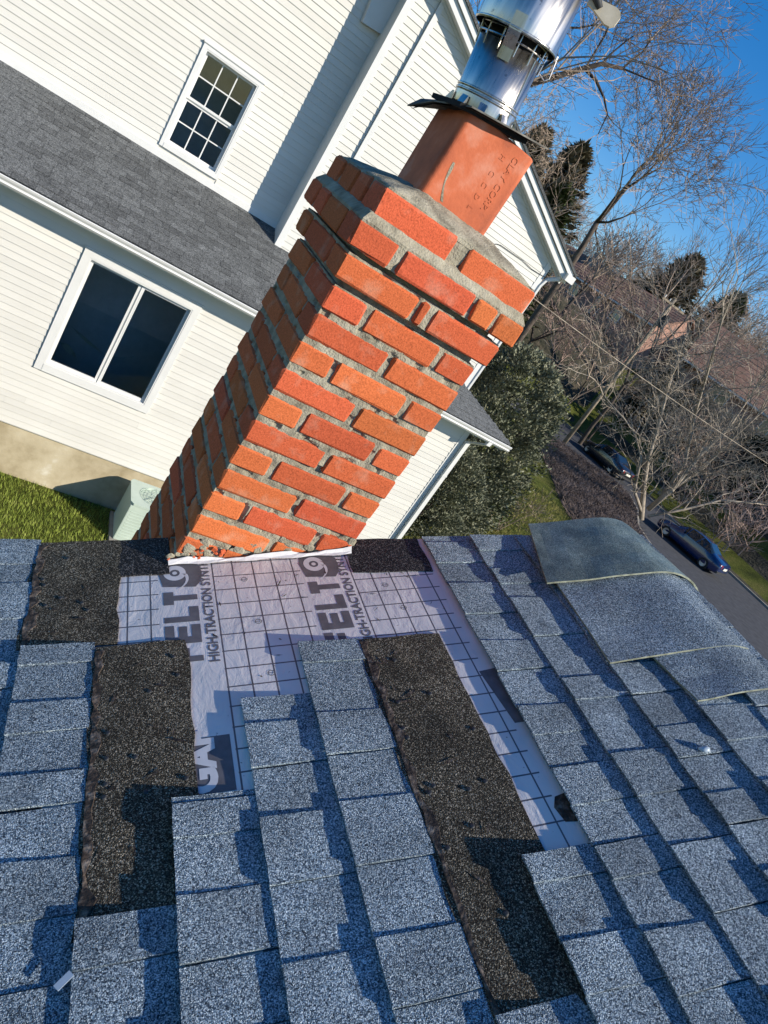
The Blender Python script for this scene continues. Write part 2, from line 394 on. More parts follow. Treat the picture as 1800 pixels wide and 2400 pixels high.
# underlayment sheet: pale fabric with a printed grid; u, y are the sheet's own object coordinates
GRID = 0.0485
def underlay():
    m_, n, p, nn, ll = new_mat('printed_underlayment')
    tc = nn.new('ShaderNodeTexCoord'); sp = nn.new('ShaderNodeSeparateXYZ'); ll.new(tc.outputs['Object'], sp.inputs[0])
    def math_(op, a, b=None, c=None):
        k = nn.new('ShaderNodeMath'); k.operation = op
        for i, q in enumerate((a, b, c)):
            if q is None: continue
            if hasattr(q, 'is_output'): ll.new(q, k.inputs[i])
            else: k.inputs[i].default_value = q
        return k.outputs[0]
    # columns of the print repeat every 0.333 m: a lettered band without cross lines, then the squares
    per = math_('FRACT', math_('DIVIDE', math_('SUBTRACT', sp.outputs['X'], -0.030), 0.333))
    band = math_('MULTIPLY', per, 0.333)                    # 0 .. 0.333 inside the repeat
    inband = math_('LESS_THAN', band, 0.122)
    gu = math_('ABSOLUTE', math_('SUBTRACT', math_('FRACT', math_('ADD', math_('DIVIDE', math_('SUBTRACT', band, 0.1245), 0.0478), 0.5)), 0.5))
    lu = math_('LESS_THAN', gu, 0.036)
    gy = math_('ABSOLUTE', math_('SUBTRACT', math_('FRACT', math_('ADD', math_('DIVIDE', math_('ADD', sp.outputs['Y'], 0.0165), 0.0500), 0.5)), 0.5))
    ly = math_('LESS_THAN', gy, 0.034)
    line = math_('MULTIPLY', math_('MAXIMUM', lu, ly), math_('SUBTRACT', 1.0, inband))
    edge = math_('LESS_THAN', math_('ABSOLUTE', math_('SUBTRACT', band, 0.1245)), 0.0012)
    line = math_('MAXIMUM', line, edge)
    no = node(nn, 'ShaderNodeTexNoise'); no.inputs['Scale'].default_value = 7; no.inputs['Detail'].default_value = 6; ll.new(tc.outputs['Object'], no.inputs['Vector'])
    r = ramp(nn, [(0.3, (0.60, 0.58, 0.555)), (0.55, (0.70, 0.665, 0.635)), (0.75, (0.75, 0.695, 0.655))]); ll.new(no.outputs['Fac'], r.inputs['Fac'])
    dn = node(nn, 'ShaderNodeTexNoise'); dn.inputs['Scale'].default_value = 75; dn.inputs['Detail'].default_value = 3; ll.new(tc.outputs['Object'], dn.inputs['Vector'])
    rd = ramp(nn, [(0.70, (0, 0, 0)), (0.75, (1, 1, 1))]); ll.new(dn.outputs['Fac'], rd.inputs['Fac'])
    m1 = nn.new('ShaderNodeMix'); m1.data_type = 'RGBA'; ll.new(rd.outputs['Color'], m1.inputs['Factor']); ll.new(r.outputs['Color'], m1.inputs['A']); m1.inputs['B'].default_value = (0.09, 0.08, 0.08, 1)
    m2 = nn.new('ShaderNodeMix'); m2.data_type = 'RGBA'; ll.new(math_('MULTIPLY', line, 0.95), m2.inputs['Factor']); ll.new(m1.outputs['Result'], m2.inputs['A']); m2.inputs['B'].default_value = (0.07, 0.07, 0.085, 1)
    ll.new(m2.outputs['Result'], p.inputs['Base Color']); p.inputs['Roughness'].default_value = 0.55
    mpw = nn.new('ShaderNodeMapping'); mpw.inputs['Scale'].default_value = (1.0, 0.45, 1.0); mpw.inputs['Rotation'].default_value = (0, 0, 0.5); ll.new(tc.outputs['Object'], mpw.inputs['Vector'])
    b = node(nn, 'ShaderNodeTexNoise'); b.inputs['Scale'].default_value = 24; b.inputs['Detail'].default_value = 7; b.inputs['Roughness'].default_value = 0.62; b.inputs['Distortion'].default_value = 0.8; ll.new(mpw.outputs['Vector'], b.inputs['Vector'])
    bp = nn.new('ShaderNodeBump'); bp.inputs['Strength'].default_value = 0.6; bp.inputs['Distance'].default_value = 0.005
    ll.new(b.outputs['Fac'], bp.inputs['Height']); ll.new(bp.outputs['Normal'], p.inputs['Normal'])
    return m_
M['underlay'] = underlay()
M['ink'] = noise_mat('print_ink', [(0.3, (0.10, 0.095, 0.10)), (0.7, (0.16, 0.15, 0.155))], scale=40, rough=0.6)
M['print_white'] = noise_mat('print_white', [(0.3, (0.60, 0.585, 0.575)), (0.7, (0.70, 0.68, 0.665))], scale=40, rough=0.6)

# ------------------------------------------------------------------ the roof frame (u up the slope, y along the ridge, n off the roof)
PITCH = math.atan(0.49148)
Z0 = -0.09756
CP, SP = math.cos(PITCH), math.sin(PITCH)
ROOF_ROT = (0, -PITCH, 0)
ROOF_LOC = (0, 0, Z0)
UDIR = Vector((CP, 0, SP)); NDIR = Vector((-SP, 0, CP))
def rf(u, y, n=0.0):
    return Vector((0, y, Z0)) + UDIR * u + NDIR * n
U0, EXP = -0.02154, 0.13525
URIDGE = 1.345
def rake(u): return 0.088 - 0.075 * u

# ================================================================== the setting: ground, bed, road
def smooth(a, b, x):
    t = max(0.0, min(1.0, (x - a) / (b - a)))
    return t * t * (3 - 2 * t)
def gz(x, y):
    """height of the ground: level lawns, then a hill beyond the road"""
    s_ = smooth(8, 26, x) * smooth(-10, 8, y)
    d = max(x - 42.5, y - 47)
    h = 3.6 * smooth(0, 8, d) + 5.0 * smooth(4, 16, d) + 4 * smooth(20, 60, d) + 9 * smooth(60, 300, d)
    return -5.68 + h * s_
def ground_mat():
    m_, n, p, nn, ll = new_mat('winter_lawn')
    v = pos(nn, ll)
    a = node(nn, 'ShaderNodeTexNoise'); a.inputs['Scale'].default_value = 0.55; a.inputs['Detail'].default_value = 8; a.inputs['Roughness'].default_value = 0.7
    b = node(nn, 'ShaderNodeTexNoise'); b.inputs['Scale'].default_value = 14; b.inputs['Detail'].default_value = 6; b.inputs['Roughness'].default_value = 0.8
    ll.new(v, a.inputs['Vector']); ll.new(v, b.inputs['Vector'])
    r1 = ramp(nn, [(0.3, (0.045, 0.055, 0.012)), (0.5, (0.10, 0.115, 0.022)), (0.66, (0.16, 0.145, 0.045)), (0.8, (0.17, 0.13, 0.065))]); ll.new(a.outputs['Fac'], r1.inputs['Fac'])
    r2 = ramp(nn, [(0.3, (0.35, 0.35, 0.35)), (0.5, (0.85, 0.85, 0.85)), (0.75, (1.6, 1.6, 1.5))]); ll.new(b.outputs['Fac'], r2.inputs['Fac'])
    mx = nn.new('ShaderNodeMix'); mx.data_type = 'RGBA'; mx.blend_type = 'MULTIPLY'; mx.inputs['Factor'].default_value = 1
    ll.new(r1.outputs['Color'], mx.inputs['A']); ll.new(r2.outputs['Color'], mx.inputs['B'])
    ll.new(mx.outputs['Result'], p.inputs['Base Color']); p.inputs['Roughness'].default_value = 0.95; p.inputs['Specular IOR Level'].default_value = 0.1
    bp = nn.new('ShaderNodeBump'); bp.inputs['Strength'].default_value = 0.7; bp.inputs['Distance'].default_value = 0.08
    ll.new(b.outputs['Fac'], bp.inputs['Height']); ll.new(bp.outputs['Normal'], p.inputs['Normal'])
    return m_
M['lawn'] = ground_mat()
g = MB()
xs = [-600, -300, -150, -80, -50, -30] + [i * 3.0 for i in range(-7, 45)] + [150, 180, 230, 300, 420, 600]
nx = len(xs)
for yy in xs:
    for xx in xs:
        g.v.append((xx, yy, gz(xx, yy)))
for j in range(nx - 1):
    for i in range(nx - 1):
        g.f.append((j * nx + i, j * nx + i + 1, (j + 1) * nx + i + 1, (j + 1) * nx + i))
tag(g.build('ground', M['lawn'], smooth=True), kind='structure')

near = [(27.5, 46), (29.2, 38.6), (31, 36.5), (33.5, 34.8), (35.4, 33.4), (36.1, 31.6), (34.2, 28.6), (31.0, 25.0), (29.6, 22), (28.6, 14), (28.2, 2), (28, -30)]
far_ = [(39.6, 46), (40.2, 40), (40.2, 36.5), (40.6, 34.8), (40.8, 33.4), (40.8, 31.6), (40.8, 28.6), (40.8, 25.8), (40.8, 22), (40.8, 14), (40.8, 2), (40.5, -30)]
rd = MB()
for (a, b), (c, d) in zip(near, far_):
    rd.v += [(a, b, gz(a, b) + 0.012), (c, d, gz(a, b) + 0.012)]
for i in range(len(near) - 1):
    rd.f.append((2 * i, 2 * i + 2, 2 * i + 3, 2 * i + 1))
tag(rd.build('road', M['asphalt'], fix=True), kind='structure')
for edge, sgn in ((near, -1), (far_, 1)):
    kb = MB()
    for i in range(len(edge) - 1):
        a = Vector((*edge[i], 0)); b = Vector((*edge[i + 1], 0))
        n_ = Vector((0.16 * sgn, 0, 0))
        za = gz(a.x, a.y); zb = gz(b.x, b.y)
        p0 = [a + Vector((0, 0, za - 0.1)), b + Vector((0, 0, zb - 0.1)), b + n_ + Vector((0, 0, zb - 0.1)), a + n_ + Vector((0, 0, za - 0.1))]
        kb.hexa(p0 + [q + Vector((0, 0, 0.23)) for q in p0])
    tag(kb.build('kerb', M['kerb'], fix=True), kind='structure')

# ================================================================== the roof being repaired
house = tag(empty('shingled_house', (0, -3.0, -5.68)), 'house with blue grey shingle roof stripped to pale underlayment beside the brick chimney', 'house')
HL = Vector((0, 3.0, 5.68))
deck = MB()
YB = -7.5
zr = Z0 + URIDGE * SP
xr = URIDGE * CP
UE = -4.2
def roof_slab(mb, sgn):
    a = [rf(UE, YB, -0.014), rf(URIDGE, YB, -0.014), rf(URIDGE, rake(URIDGE) - 0.004, -0.014), rf(UE, rake(UE) - 0.004, -0.014)]
    if sgn < 0: a = [Vector((2 * xr - p.x, p.y, p.z)) for p in a][::-1]
    mb.prism(a, (0, 0, -0.03))
roof_slab(deck, 1); roof_slab(deck, -1)
# deck coordinates are worked out in the roof frame so its pieces can be children of it
inv = (Matrix.Translation(ROOF_LOC) @ Matrix.Rotation(-PITCH, 4, 'Y')).inverted()
deck.v = [tuple(inv @ Vector(p)) for p in deck.v]
roof = deck.build('roof', M['shingle'], house, fix=True)
roof.rotation_euler = ROOF_ROT
roof.location = HL + Vector(ROOF_LOC)
gw = MB()
gy = 0.02
gw.prism([(UE * CP + 0.3, gy - 0.2, -5.7), (2 * xr - UE * CP - 0.3, gy - 0.2, -5.7), (2 * xr - UE * CP - 0.3, gy - 0.2, Z0 + UE * SP + 0.1), (xr, gy - 0.2, zr - 0.09), (UE * CP + 0.3, gy - 0.2, Z0 + UE * SP + 0.1)], (0, -6.9, 0))
gw.v = [tuple(Vector(p) + HL) for p in gw.v]
gw.build('gable_wall', M['siding'], house, fix=True)
fb = MB()     # rake board under the roof edge, left and right of the chimney
for ua, ub in ((-3.0, -0.03), (0.47, URIDGE)):
    fb.hexa([rf(ua, rake(ua) - 0.03, -0.16) + HL, rf(ub, rake(ub) - 0.03, -0.16) + HL, rf(ub, rake(ub) - 0.008, -0.16) + HL, rf(ua, rake(ua) - 0.008, -0.16) + HL,
             rf(ua, rake(ua) - 0.03, -0.05) + HL, rf(ub, rake(ub) - 0.03, -0.05) + HL, rf(ub, rake(ub) - 0.008, -0.05) + HL, rf(ua, rake(ua) - 0.008, -0.05) + HL])
fb.build('rake_board', M['trim'], house, fix=True)

def tab_mesh(L, h0, h1, seed, skew0=0.0, th=0.005, ov=0.03):
    """one shingle tab: u 0..EXP+0.03, y 0..-L, butt edge h0 proud, tucked end h1"""
    r = random.Random(seed)
    us = [0.0, 0.035, 0.09, EXP + ov]
    ny = 4
    mb = MB(); top = []; bot = []
    l0, l1, l2 = r.uniform(-0.0012, 0.0016), r.uniform(-0.0012, 0.0016), r.uniform(-0.0006, 0.0008)
    lc = [l0 + (l1 - l0) * j / ny + l2 * math.sin(math.pi * j / ny) + r.uniform(-0.00015, 0.00015) for j in range(ny + 1)]
    wv = [r.uniform(-0.0008, 0.0008) for _ in range(ny + 1)]
    for i, u in enumerate(us):
        for j in range(ny + 1):
            f = j / ny
            yy = -L * f
            if j == 0: yy += skew0 * (1 - u / 0.165) + r.uniform(-0.0012, 0.0008) - 0.0014
            if j == ny: yy += r.uniform(-0.0008, 0.0012) + 0.0014
            t = min(1.0, u / EXP)
            n_ = h0 * (1 - t) + h1 * t + (lc[j] * (1 - t)) + (r.uniform(-0.0005, 0.0005) if 0 < i < 3 else 0)
            uu = u + (wv[j] if i == 0 else 0)
            top.append((uu, yy, n_)); bot.append((uu, yy, max(-0.004, n_ - th)))
    n1 = ny + 1
    fs = []
    for i in range(3):
        for j in range(ny):
            fs.append((i * n1 + j, i * n1 + j + 1, (i + 1) * n1 + j + 1, (i + 1) * n1 + j))
    o = len(top)
    for j in range(ny): fs.append((j, o + j, o + j + 1, j + 1))                       # butt edge
    for i in range(3):
        fs.append((i * n1, (i + 1) * n1, o + (i + 1) * n1, o + i * n1))
        a, b = i * n1 + ny, (i + 1) * n1 + ny
        fs.append((a, o + a, o + b, b))
    mb.add(top + bot, fs)
    return mb.mesh('shingle', M['shingle'], fix=True)

# where each course starts and where its tab joints fall (S: a proud tab begins below it, F: a flush tab)
COURSES = {
 -3: ('r', [('F', 0.02), ('S', -0.046), ('F', -0.167), ('S', -0.29), ('F', -0.36), ('S', -0.414), ('F', -0.52), ('S', -0.61), ('F', -0.70), ('S', -0.79), ('F', -0.88), ('S', -0.97)]),
 -2: (-0.256, [('F', -0.312), ('S', -0.407), ('F', -0.479), ('S', -0.564), ('F', -0.629), ('S', -0.722), ('F', -0.811), ('S', -0.901)]),
 -1: (-0.828, [('F', -0.894), ('S', -0.985)]),
 0: (-0.655, [('S', -0.668), ('F', -0.733), ('S', -0.823), ('F', -0.918), ('S', -1.01)]),
 1: (-0.459, [('S', -0.526), ('F', -0.621), ('S', -0.72), ('F', -0.834), ('S', -0.946)]),
 2: (-0.322, [('F', -0.387), ('S', -0.522), ('F', -0.618), ('S', -0.716), ('F', -0.831), ('S', -0.941)]),
 3: (-1.068, [('S', -1.15)]),
 4: (-0.866, [('F', -0.919), ('S', -1.009), ('F', -1.082)]),
 5: ('r', [('S', 0.0), ('F', -0.089), ('S', -0.173), ('F', -0.288), ('S', -0.383), ('F', -0.472), ('S', -0.573), ('F', -0.646), ('S', -0.72), ('F', -0.802), ('S', -0.876), ('F', -0.938), ('S', -1.026), ('F', -1.113)]),
 6: ('r', [('F', -0.05), ('S', -0.131), ('F', -0.19), ('S', -0.246), ('F', -0.38), ('S', -0.511), ('F', -0.576), ('S', -0.712), ('F', -0.808), ('S', -0.904), ('F', -1.022)]),
 7: ('r', [('S', -0.08), ('F', -0.19), ('S', -0.30), ('F', -0.39), ('S', -0.49), ('F', -0.581), ('S', -0.671), ('F', -0.747), ('S', -0.828), ('F', -0.892), ('S', -0.98)]),
}
ti = 0
for k in range(-7, 10):
    st, js = COURSES.get(k, ('r', []))
    ub = U0 + k * EXP
    y0 = rake(ub + EXP / 2) if st == 'r' else st
    js = list(js)
    # carry the course on past the measured joints
    r2 = random.Random(100 + k)
    last = js[-1][1] if js else y0
    typ = js[-1][0] if js else ('F' if k % 2 else 'S')
    while last > -1.75:
        last -= r2.uniform(0.085, 0.135)
        typ = 'S' if typ == 'F' else 'F'
        js.append((typ, last))
    cur = y0
    kind = 'S' if js[0][0] == 'F' else 'F'
    base = {0: 0.0165, 4: 0.0165, 3: 0.012, 1: 0.0105, 2: 0.0105, -1: 0.0125, -2: 0.0095, -3: 0.0115}.get(k, 0.0115)
    for (t_, y1) in js + [(None, -1.85)]:
        L = cur - y1
        if L > 0.004:
            h0 = base + (0.0042 if kind == 'S' else 0.0) + r2.uniform(-0.0006, 0.0008)
            me = tab_mesh(L, h0, 0.0028 + (0.002 if kind == 'S' else 0), 1000 + ti, skew0=r2.uniform(-0.002, 0.006), ov=(0.0 if k in (-3, -2, 2) else (0.012 if k == 9 else 0.03)))
            link('shingle', me, roof, (ub, cur, 0))
            ti += 1
        cur = y1
        kind = t_

def strip(name, mat, u0, u1, y0, y1, h, seed, nu=5, ny=10, jag=0.004, parent=None, skew=0.0, lift=0.0):
    r = random.Random(seed)
    mb = MB(); top = []; bot = []
    for i in range(nu + 1):
        for j in range(ny + 1):
            u = u0 + (u1 - u0) * i / nu; y = y0 + (y1 - y0) * j / ny
            if i in (0, nu): u += r.uniform(-jag, jag)
            if j in (0, ny): y += r.uniform(-jag, jag) * 0.6
            y += skew * (u - u0)
            n_ = h + r.uniform(-0.0008, 0.001) + (lift * (1 - i / nu))
            top.append((u, y, n_)); bot.append((u, y, -0.002))
    n1 = ny + 1; fs = []
    for i in range(nu):
        for j in range(ny):
            fs.append((i * n1 + j, i * n1 + j + 1, (i + 1) * n1 + j + 1, (i + 1) * n1 + j))
    o = len(top)
    for j in range(ny):
        fs.append((j, o + j, o + j + 1, j + 1)); a = nu * n1 + j; fs.append((a, a + 1, o + a + 1, o + a))
    for i in range(nu):
        fs.append((i * n1, (i + 1) * n1, o + (i + 1) * n1, o + i * n1)); a = i * n1 + ny; b = (i + 1) * n1 + ny; fs.append((a, o + a, o + b, b))
    mb.add(top + bot, fs)
    return mb.build(name, mat, parent, fix=True)
strip('exposed_headlap', M['headlap'], -0.302, -0.114, 0.103, -0.262, 0.0045, 1, parent=roof, skew=-0.03)
strip('exposed_headlap', M['headlap'], -0.158, 0.023, -0.274, -0.850, 0.0045, 2, ny=14, parent=roof)
strip('exposed_headlap', M['headlap'], 0.380, 0.572, -0.326, -1.085, 0.0042, 3, ny=16, parent=roof, skew=-0.02)
strip('starter_strip', M['starter'], -0.118, -0.004, 0.098, -0.046, 0.0040, 4, nu=4, ny=4, jag=0.003, parent=roof)
strip('starter_strip', M['starter'], 0.432, 0.640, 0.050, -0.090, 0.0040, 5, nu=4, ny=4, jag=0.003, parent=roof, skew=-0.08)
def tar_line(u0, y0, y1, seed, n=26):
    """ragged strip of old sealant along the edge of a headlap"""
    r = random.Random(seed); mb = MB()
    pr = None
    for j in range(n + 1):
        y = y0 + (y1 - y0) * j / n
        a = (u0 + r.uniform(-0.004, 0.002), y, 0.006 + r.uniform(-0.001, 0.0015)); b = (u0 + 0.010 + r.uniform(-0.007, 0.012), y, 0.006 + r.uniform(-0.0014, 0.001)); c = (b[0] + 0.002, y, 0.001); d = (a[0] - 0.001, y, -0.001)
        if pr: 
            o = len(mb.v); mb.v += [*pr, d, a, b, c]
            for k in range(3): mb.f.append((o + k, o + k + 1, o + k + 5, o + k + 4))
        pr = (d, a, b, c)
    return mb.build('sealant_strip', M['tar'], roof, fix=True)
tar_line(-0.293, 0.09, -0.25, 11, 18); tar_line(-0.152, -0.285, -0.84, 12); tar_line(0.388, -0.335, -1.07, 13)

rn = random.Random(61)
for (u0, u1, y0, y1, n_) in ((-0.29, -0.13, 0.08, -0.24, 7), (-0.14, 0.01, -0.30, -0.80, 10), (0.395, 0.55, -0.36, -1.02, 13)):
    for i in range(n_):
        u, y = rn.uniform(u0, u1) if i % 3 else u0 + rn.uniform(.012, .03), rn.uniform(y1, y0)
        nl = MB(); nl.lathe([(.0048, .0046), (.0046, .0066), (.002, .0072), (0, .0068)], 9, (u, y, 0)); nl.build('nail', M['dark'], roof, smooth=True)
        sc2 = MB(); a_ = rn.uniform(0, 6.28); L_ = rn.uniform(.008, .03); d_ = Vector((math.cos(a_), math.sin(a_), 0)); e_ = Vector((-d_.y, d_.x, 0)) * rn.uniform(.001, .003)
        c_ = Vector((rn.uniform(u0, u1), rn.uniform(y1, y0), .0062)); sc2.add([c_ - d_ * L_, c_ - e_, c_ + d_ * L_ * .7, c_ + e_ * 1.4], [(0, 1, 2, 3)]); sc2.build('torn_patch', M['tar'], roof)
# ------------------------------------------------------------------ underlayment sheet with its print
ul = MB()
r_ = random.Random(5)
NU, NY = 48, 60
for i in range(NU + 1):
    for j in range(NY + 1):
        u = -0.22 + 0.95 * i / NU; y = 0.05 - 1.2 * j / NY
        wr = 0.0
        ul.v.append((u, min(y, rake(u) - 0.004), 0.0004 + max(0, wr)))
for i in range(NU):
    for j in range(NY):
        ul.f.append((i * (NY + 1) + j, i * (NY + 1) + j + 1, (i + 1) * (NY + 1) + j + 1, (i + 1) * (NY + 1) + j))
und = ul.build('underlayment', M['underlay'], house, smooth=True, fix=True)
und.rotation_euler = ROOF_ROT; und.location = HL + Vector(ROOF_LOC)
# turned-up end of the sheet against the brick
tu = MB()
prev = None
for j in range(21):
    u = -0.005 + 0.452 * j / 20
    p = [(u, -0.016 + 0.003 * math.sin(j * 1.3), 0.004), (u, -0.010, 0.008 + 0.002 * math.sin(j * 0.9 + 1)), (u, -0.0065, 0.014 + 0.005 * math.sin(j * 0.7) + rng.uniform(-0.003, 0.003))]
    if prev:
        o = len(tu.v); tu.v += prev + p
        for k in range(2): tu.f.append((o + k, o + k + 1, o + k + 4, o + k + 3))
    prev = p
flapo = tu.build('turned_up_edge', M['print_white'], und, fix=True)

def text_mesh(s_, size, mat, name='lettering', offset=0.0, extrude=0.0, spacing=1.0):
    cu = bpy.data.curves.new('t', 'FONT')
    cu.body = s_; cu.size = size; cu.offset = offset; cu.extrude = extrude; cu.space_character = spacing; cu.resolution_u = 4
    to = bpy.data.objects.new('t', cu); col.objects.link(to)
    dg = bpy.context.evaluated_depsgraph_get(); dg.update()
    me = bpy.data.meshes.new_from_object(to.evaluated_get(dg))
    bpy.data.objects.remove(to); bpy.data.curves.remove(cu)
    me.name = name; me.materials.clear(); me.materials.append(mat)
    return me
NP = 0.0009
def printed(mb, name, mat): 
    return mb.build(name, mat, und, fix=True)
def rects(lst, u0, y0, sx, sy, n=NP):
    """rectangles given in letter space (a along reading direction = +y, b up the letter = -u)"""
    mb = MB()
    for a0, a1, b0, b1 in lst:
        mb.add([(u0 - b0 * sx, y0 + a0 * sy, n), (u0 - b0 * sx, y0 + a1 * sy, n), (u0 - b1 * sx, y0 + a1 * sy, n), (u0 - b1 * sx, y0 + a0 * sy, n)], [(0, 1, 2, 3)])
    return mb
LET = {'F': [(0, .36, 0, 1), (.36, 1, .72, 1), (.36, .9, .36, .60)],
       'E': [(0, .36, 0, 1), (.36, 1, .74, 1), (.36, .92, .38, .62), (.36, 1, 0, .26)],
       'L': [(0, .36, 0, 1), (.36, 1, 0, .28)],
       'T': [(0, 1, .70, 1), (.30, .70, 0, .70)]}
def emblem(u0, y0, n=NP):
    """dark swirl badge after the letters: a rounded block with a pale ring and tail"""
    mb = MB()
    pts = []
    for a, b in ((0, .02), (.06, 1.0), (.55, 1.12), (.92, 1.02), (1.0, .72), (.96, .30), (.82, -.10), (.52, -.22), (.2, -.16)):
        pts.append((u0 - b * 0.074, y0 + a * 0.105, n))
    mb.add(pts, [tuple(range(len(pts)))])
    o = printed(mb, 'emblem', M['ink'])
    ring = MB(); cx, cy = u0 - 0.046, y0 + 0.055
    N = 28
    for ra, rb in ((0.0115, 0.0255), (0.0, 0.0055)):
        for i in range(N):
            t0, t1 = 2 * math.pi * i / N, 2 * math.pi * (i + 1) / N
            ring.add([(cx + ra * math.cos(t0), cy + ra * math.sin(t0) * 1.1, n + .0003), (cx + rb * math.cos(t0), cy + rb * math.sin(t0) * 1.1, n + .0003), (cx + rb * math.cos(t1), cy + rb * math.sin(t1) * 1.1, n + .0003), (cx + ra * math.cos(t1), cy + ra * math.sin(t1) * 1.1, n + .0003)], [(0, 1, 2, 3)])
    pv = None                                     # tail curling off the ring
    for i in range(9):
        f = i / 8; a_ = R(-10 - 75 * f); ro = 0.0255 + 0.030 * f; wd = 0.0075 * (1 - f) + 0.0015
        c_ = (cx + ro * math.cos(a_), cy + ro * math.sin(a_) * 1.1)
        p_ = [(c_[0] - wd * math.cos(a_), c_[1] - wd * math.sin(a_), n + .0003), (c_[0] + wd * .3 * math.cos(a_), c_[1] + wd * .3 * math.sin(a_), n + .0003)]
        if pv: ring.add([pv[0], pv[1], p_[1], p_[0]], [(0, 1, 2, 3)])
        pv = p_
    printed(ring, 'emblem_ring', M['print_white'])
for u0 in (0.054, 0.387):
    ys = -0.337
    for ch, wd in (('F', 0.050), ('E', 0.063), ('L', 0.055), ('T', 0.050)):
        printed(rects(LET[ch], u0, ys, 0.074, wd - 0.006), 'lettering', M['ink'])
        ys += wd + 0.004
    emblem(u0, ys + 0.004)
    me = text_mesh('HIGH-TRACTION SYNTHETIC', 0.0305, M['ink'], offset=0.0007)
    link('lettering', me, und, (u0 + 0.0315, -0.345, NP + 0.0001), (0, 0, math.pi / 2))
# the boxed name lower down
bx_ = MB(); bx_.add([(-0.02, -0.650, NP), (0.085, -0.650, NP), (0.085, -0.531, NP), (-0.02, -0.531, NP)], [(0, 1, 2, 3)])
printed(bx_, 'printed_box', M['ink'])
me = text_mesh('GAF', 0.070, M['print_white'], offset=0.0035)
link('lettering', me, und, (0.053, -0.648, NP + 0.0005), (0, 0, math.pi / 2))
# small fastener marks printed in the squares
for (u, y) in ((0.165, -0.085), (0.178, -0.235), (0.183, -0.392), (0.50, -0.145), (0.52, -0.232)):
    mk = MB(); N = 14
    for i in range(N):
        t0, t1 = 2 * math.pi * i / N, 2 * math.pi * (i + 1) / N
        mk.add([(u + q * math.cos(t), y + q * math.sin(t), NP + .0002) for q, t in ((.0062, t0), (.0078, t0), (.0078, t1), (.0062, t1))], [(0, 1, 2, 3)])
    mk.add([(u - .006, y - .0006, NP), (u + .006, y - .0006, NP), (u + .006, y + .0006, NP), (u - .006, y + .0006, NP)], [(0, 1, 2, 3)])
    printed(mk, 'fastener_mark', M['ink'])
# scuffs and torn bits of felt stuck to the sheet
for i in range(34):
    u, y = rng.uniform(0.08, 0.62), rng.uniform(-0.44, -0.03)
    if u > 0.37 and y < -0.32: continue
    a = rng.uniform(0, 6.28); L = rng.uniform(0.003, 0.014); wd = rng.uniform(0.0006, 0.0022)
    d = Vector((math.cos(a), math.sin(a), 0)); e_ = Vector((-d.y, d.x, 0))
    mk = MB(); c = Vector((u, y, NP + 0.0004))
    mk.add([c - d * L - e_ * wd * .3, c - e_ * wd, c + d * L, c + e_ * wd], [(0, 1, 2, 3)])
    printed(mk, 'scuff', M['tar'])
tb = MB()   # dark underlap showing at the right edge of the sheet
tb.add([(0.622, -0.455, NP), (0.668, -0.45, NP), (0.668, -0.60, NP), (0.640, -0.60, NP)], [(0, 1, 2, 3)])
printed(tb, 'printed_bar', M['ink'])
tb = MB(); tb.add([(0.628, -0.79, NP), (0.64, -0.77, NP), (0.668, -0.765, NP), (0.668, -0.825, NP), (0.635, -0.82, NP)], [(0, 1, 2, 3, 4)])
printed(tb, 'tar_spot', M['tar'])

# ------------------------------------------------------------------ loose sheets of shingle lying over the ridge
def loose(name, label, mat, y0, y1, ul0, ul1, n0, seed, edge_mat, rise=0.03, over=0.30, droop=0.0):
    r = random.Random(seed)
    NA, NB = 22, 6
    root = empty(name, rf((ul0 + ul1) / 2, (y0 + y1) / 2, n0))
    tag(root, label, 'shingle')
    C0 = root.location.copy()
    def P(s_, f, up=0):
        # s_ runs up the slope from the low edge and rolls over the ridge on a soft curve
        ul = ul0 + (ul1 - ul0) * f
        y = y0 + (y1 - y0) * f
        L1 = URIDGE - 0.12 - ul
        if s_ < L1:
            u = ul + s_; n_ = n0 + rise * smooth(0, L1, s_) ; 
            p = rf(u, y, n_ + up)
            return p
        RR = 0.22
        a = (s_ - L1) / RR
        b = min(a, 2 * PITCH + 0.10)
        base = rf(URIDGE - 0.12, y, n0 + rise)
        cen = base - NDIR * RR
        d = NDIR * math.cos(b) + UDIR * math.sin(b)
        p = cen + d * (RR + up)
        if a > b: p += (UDIR * math.cos(b) - NDIR * math.sin(b)) * (a - b) * RR
        return p
    tot = URIDGE - ul0 + over
    mb = MB(); 
    for lay in (0, 1):
        for i in range(NA + 1):
            for j in range(NB + 1):
                f = j / NB
                w_ = 0.003 * noise.noise(Vector((i * 0.35, j * 0.6, seed)))
                p = P(tot * i / NA, f, w_ - 0.005 * lay + droop * (f - 0.5)) - C0
                mb.v.append(tuple(p))
    n1 = NB + 1; o = (NA + 1) * n1
    for i in range(NA):
        for j in range(NB):
            q = (i * n1 + j, i * n1 + j + 1, (i + 1) * n1 + j + 1, (i + 1) * n1 + j)
            mb.f.append(q); mb.f.append(tuple(o + k for k in q[::-1]))
    sheet = mb.build('sheet', mat, root, fix=False)
    eb = MB()
    for i in range(NA):
        for j in (0, NB):
            a, b = i * n1 + j, (i + 1) * n1 + j
            eb.add([mb.v[a], mb.v[b], mb.v[o + b], mb.v[o + a]], [(0, 1, 2, 3)])
    for j in range(NB):
        for i in (0, NA):
            a, b = i * n1 + j, i * n1 + j + 1
            eb.add([mb.v[a], mb.v[b], mb.v[o + b], mb.v[o + a]], [(0, 1, 2, 3)])
    eb.build('cut_edge', edge_mat, root)
    return root
M['cut'] = noise_mat('cut_shingle_edge', [(0.3, (0.12, 0.13, 0.09)), (0.7, (0.36, 0.38, 0.29))], scale=60, rough=0.8)
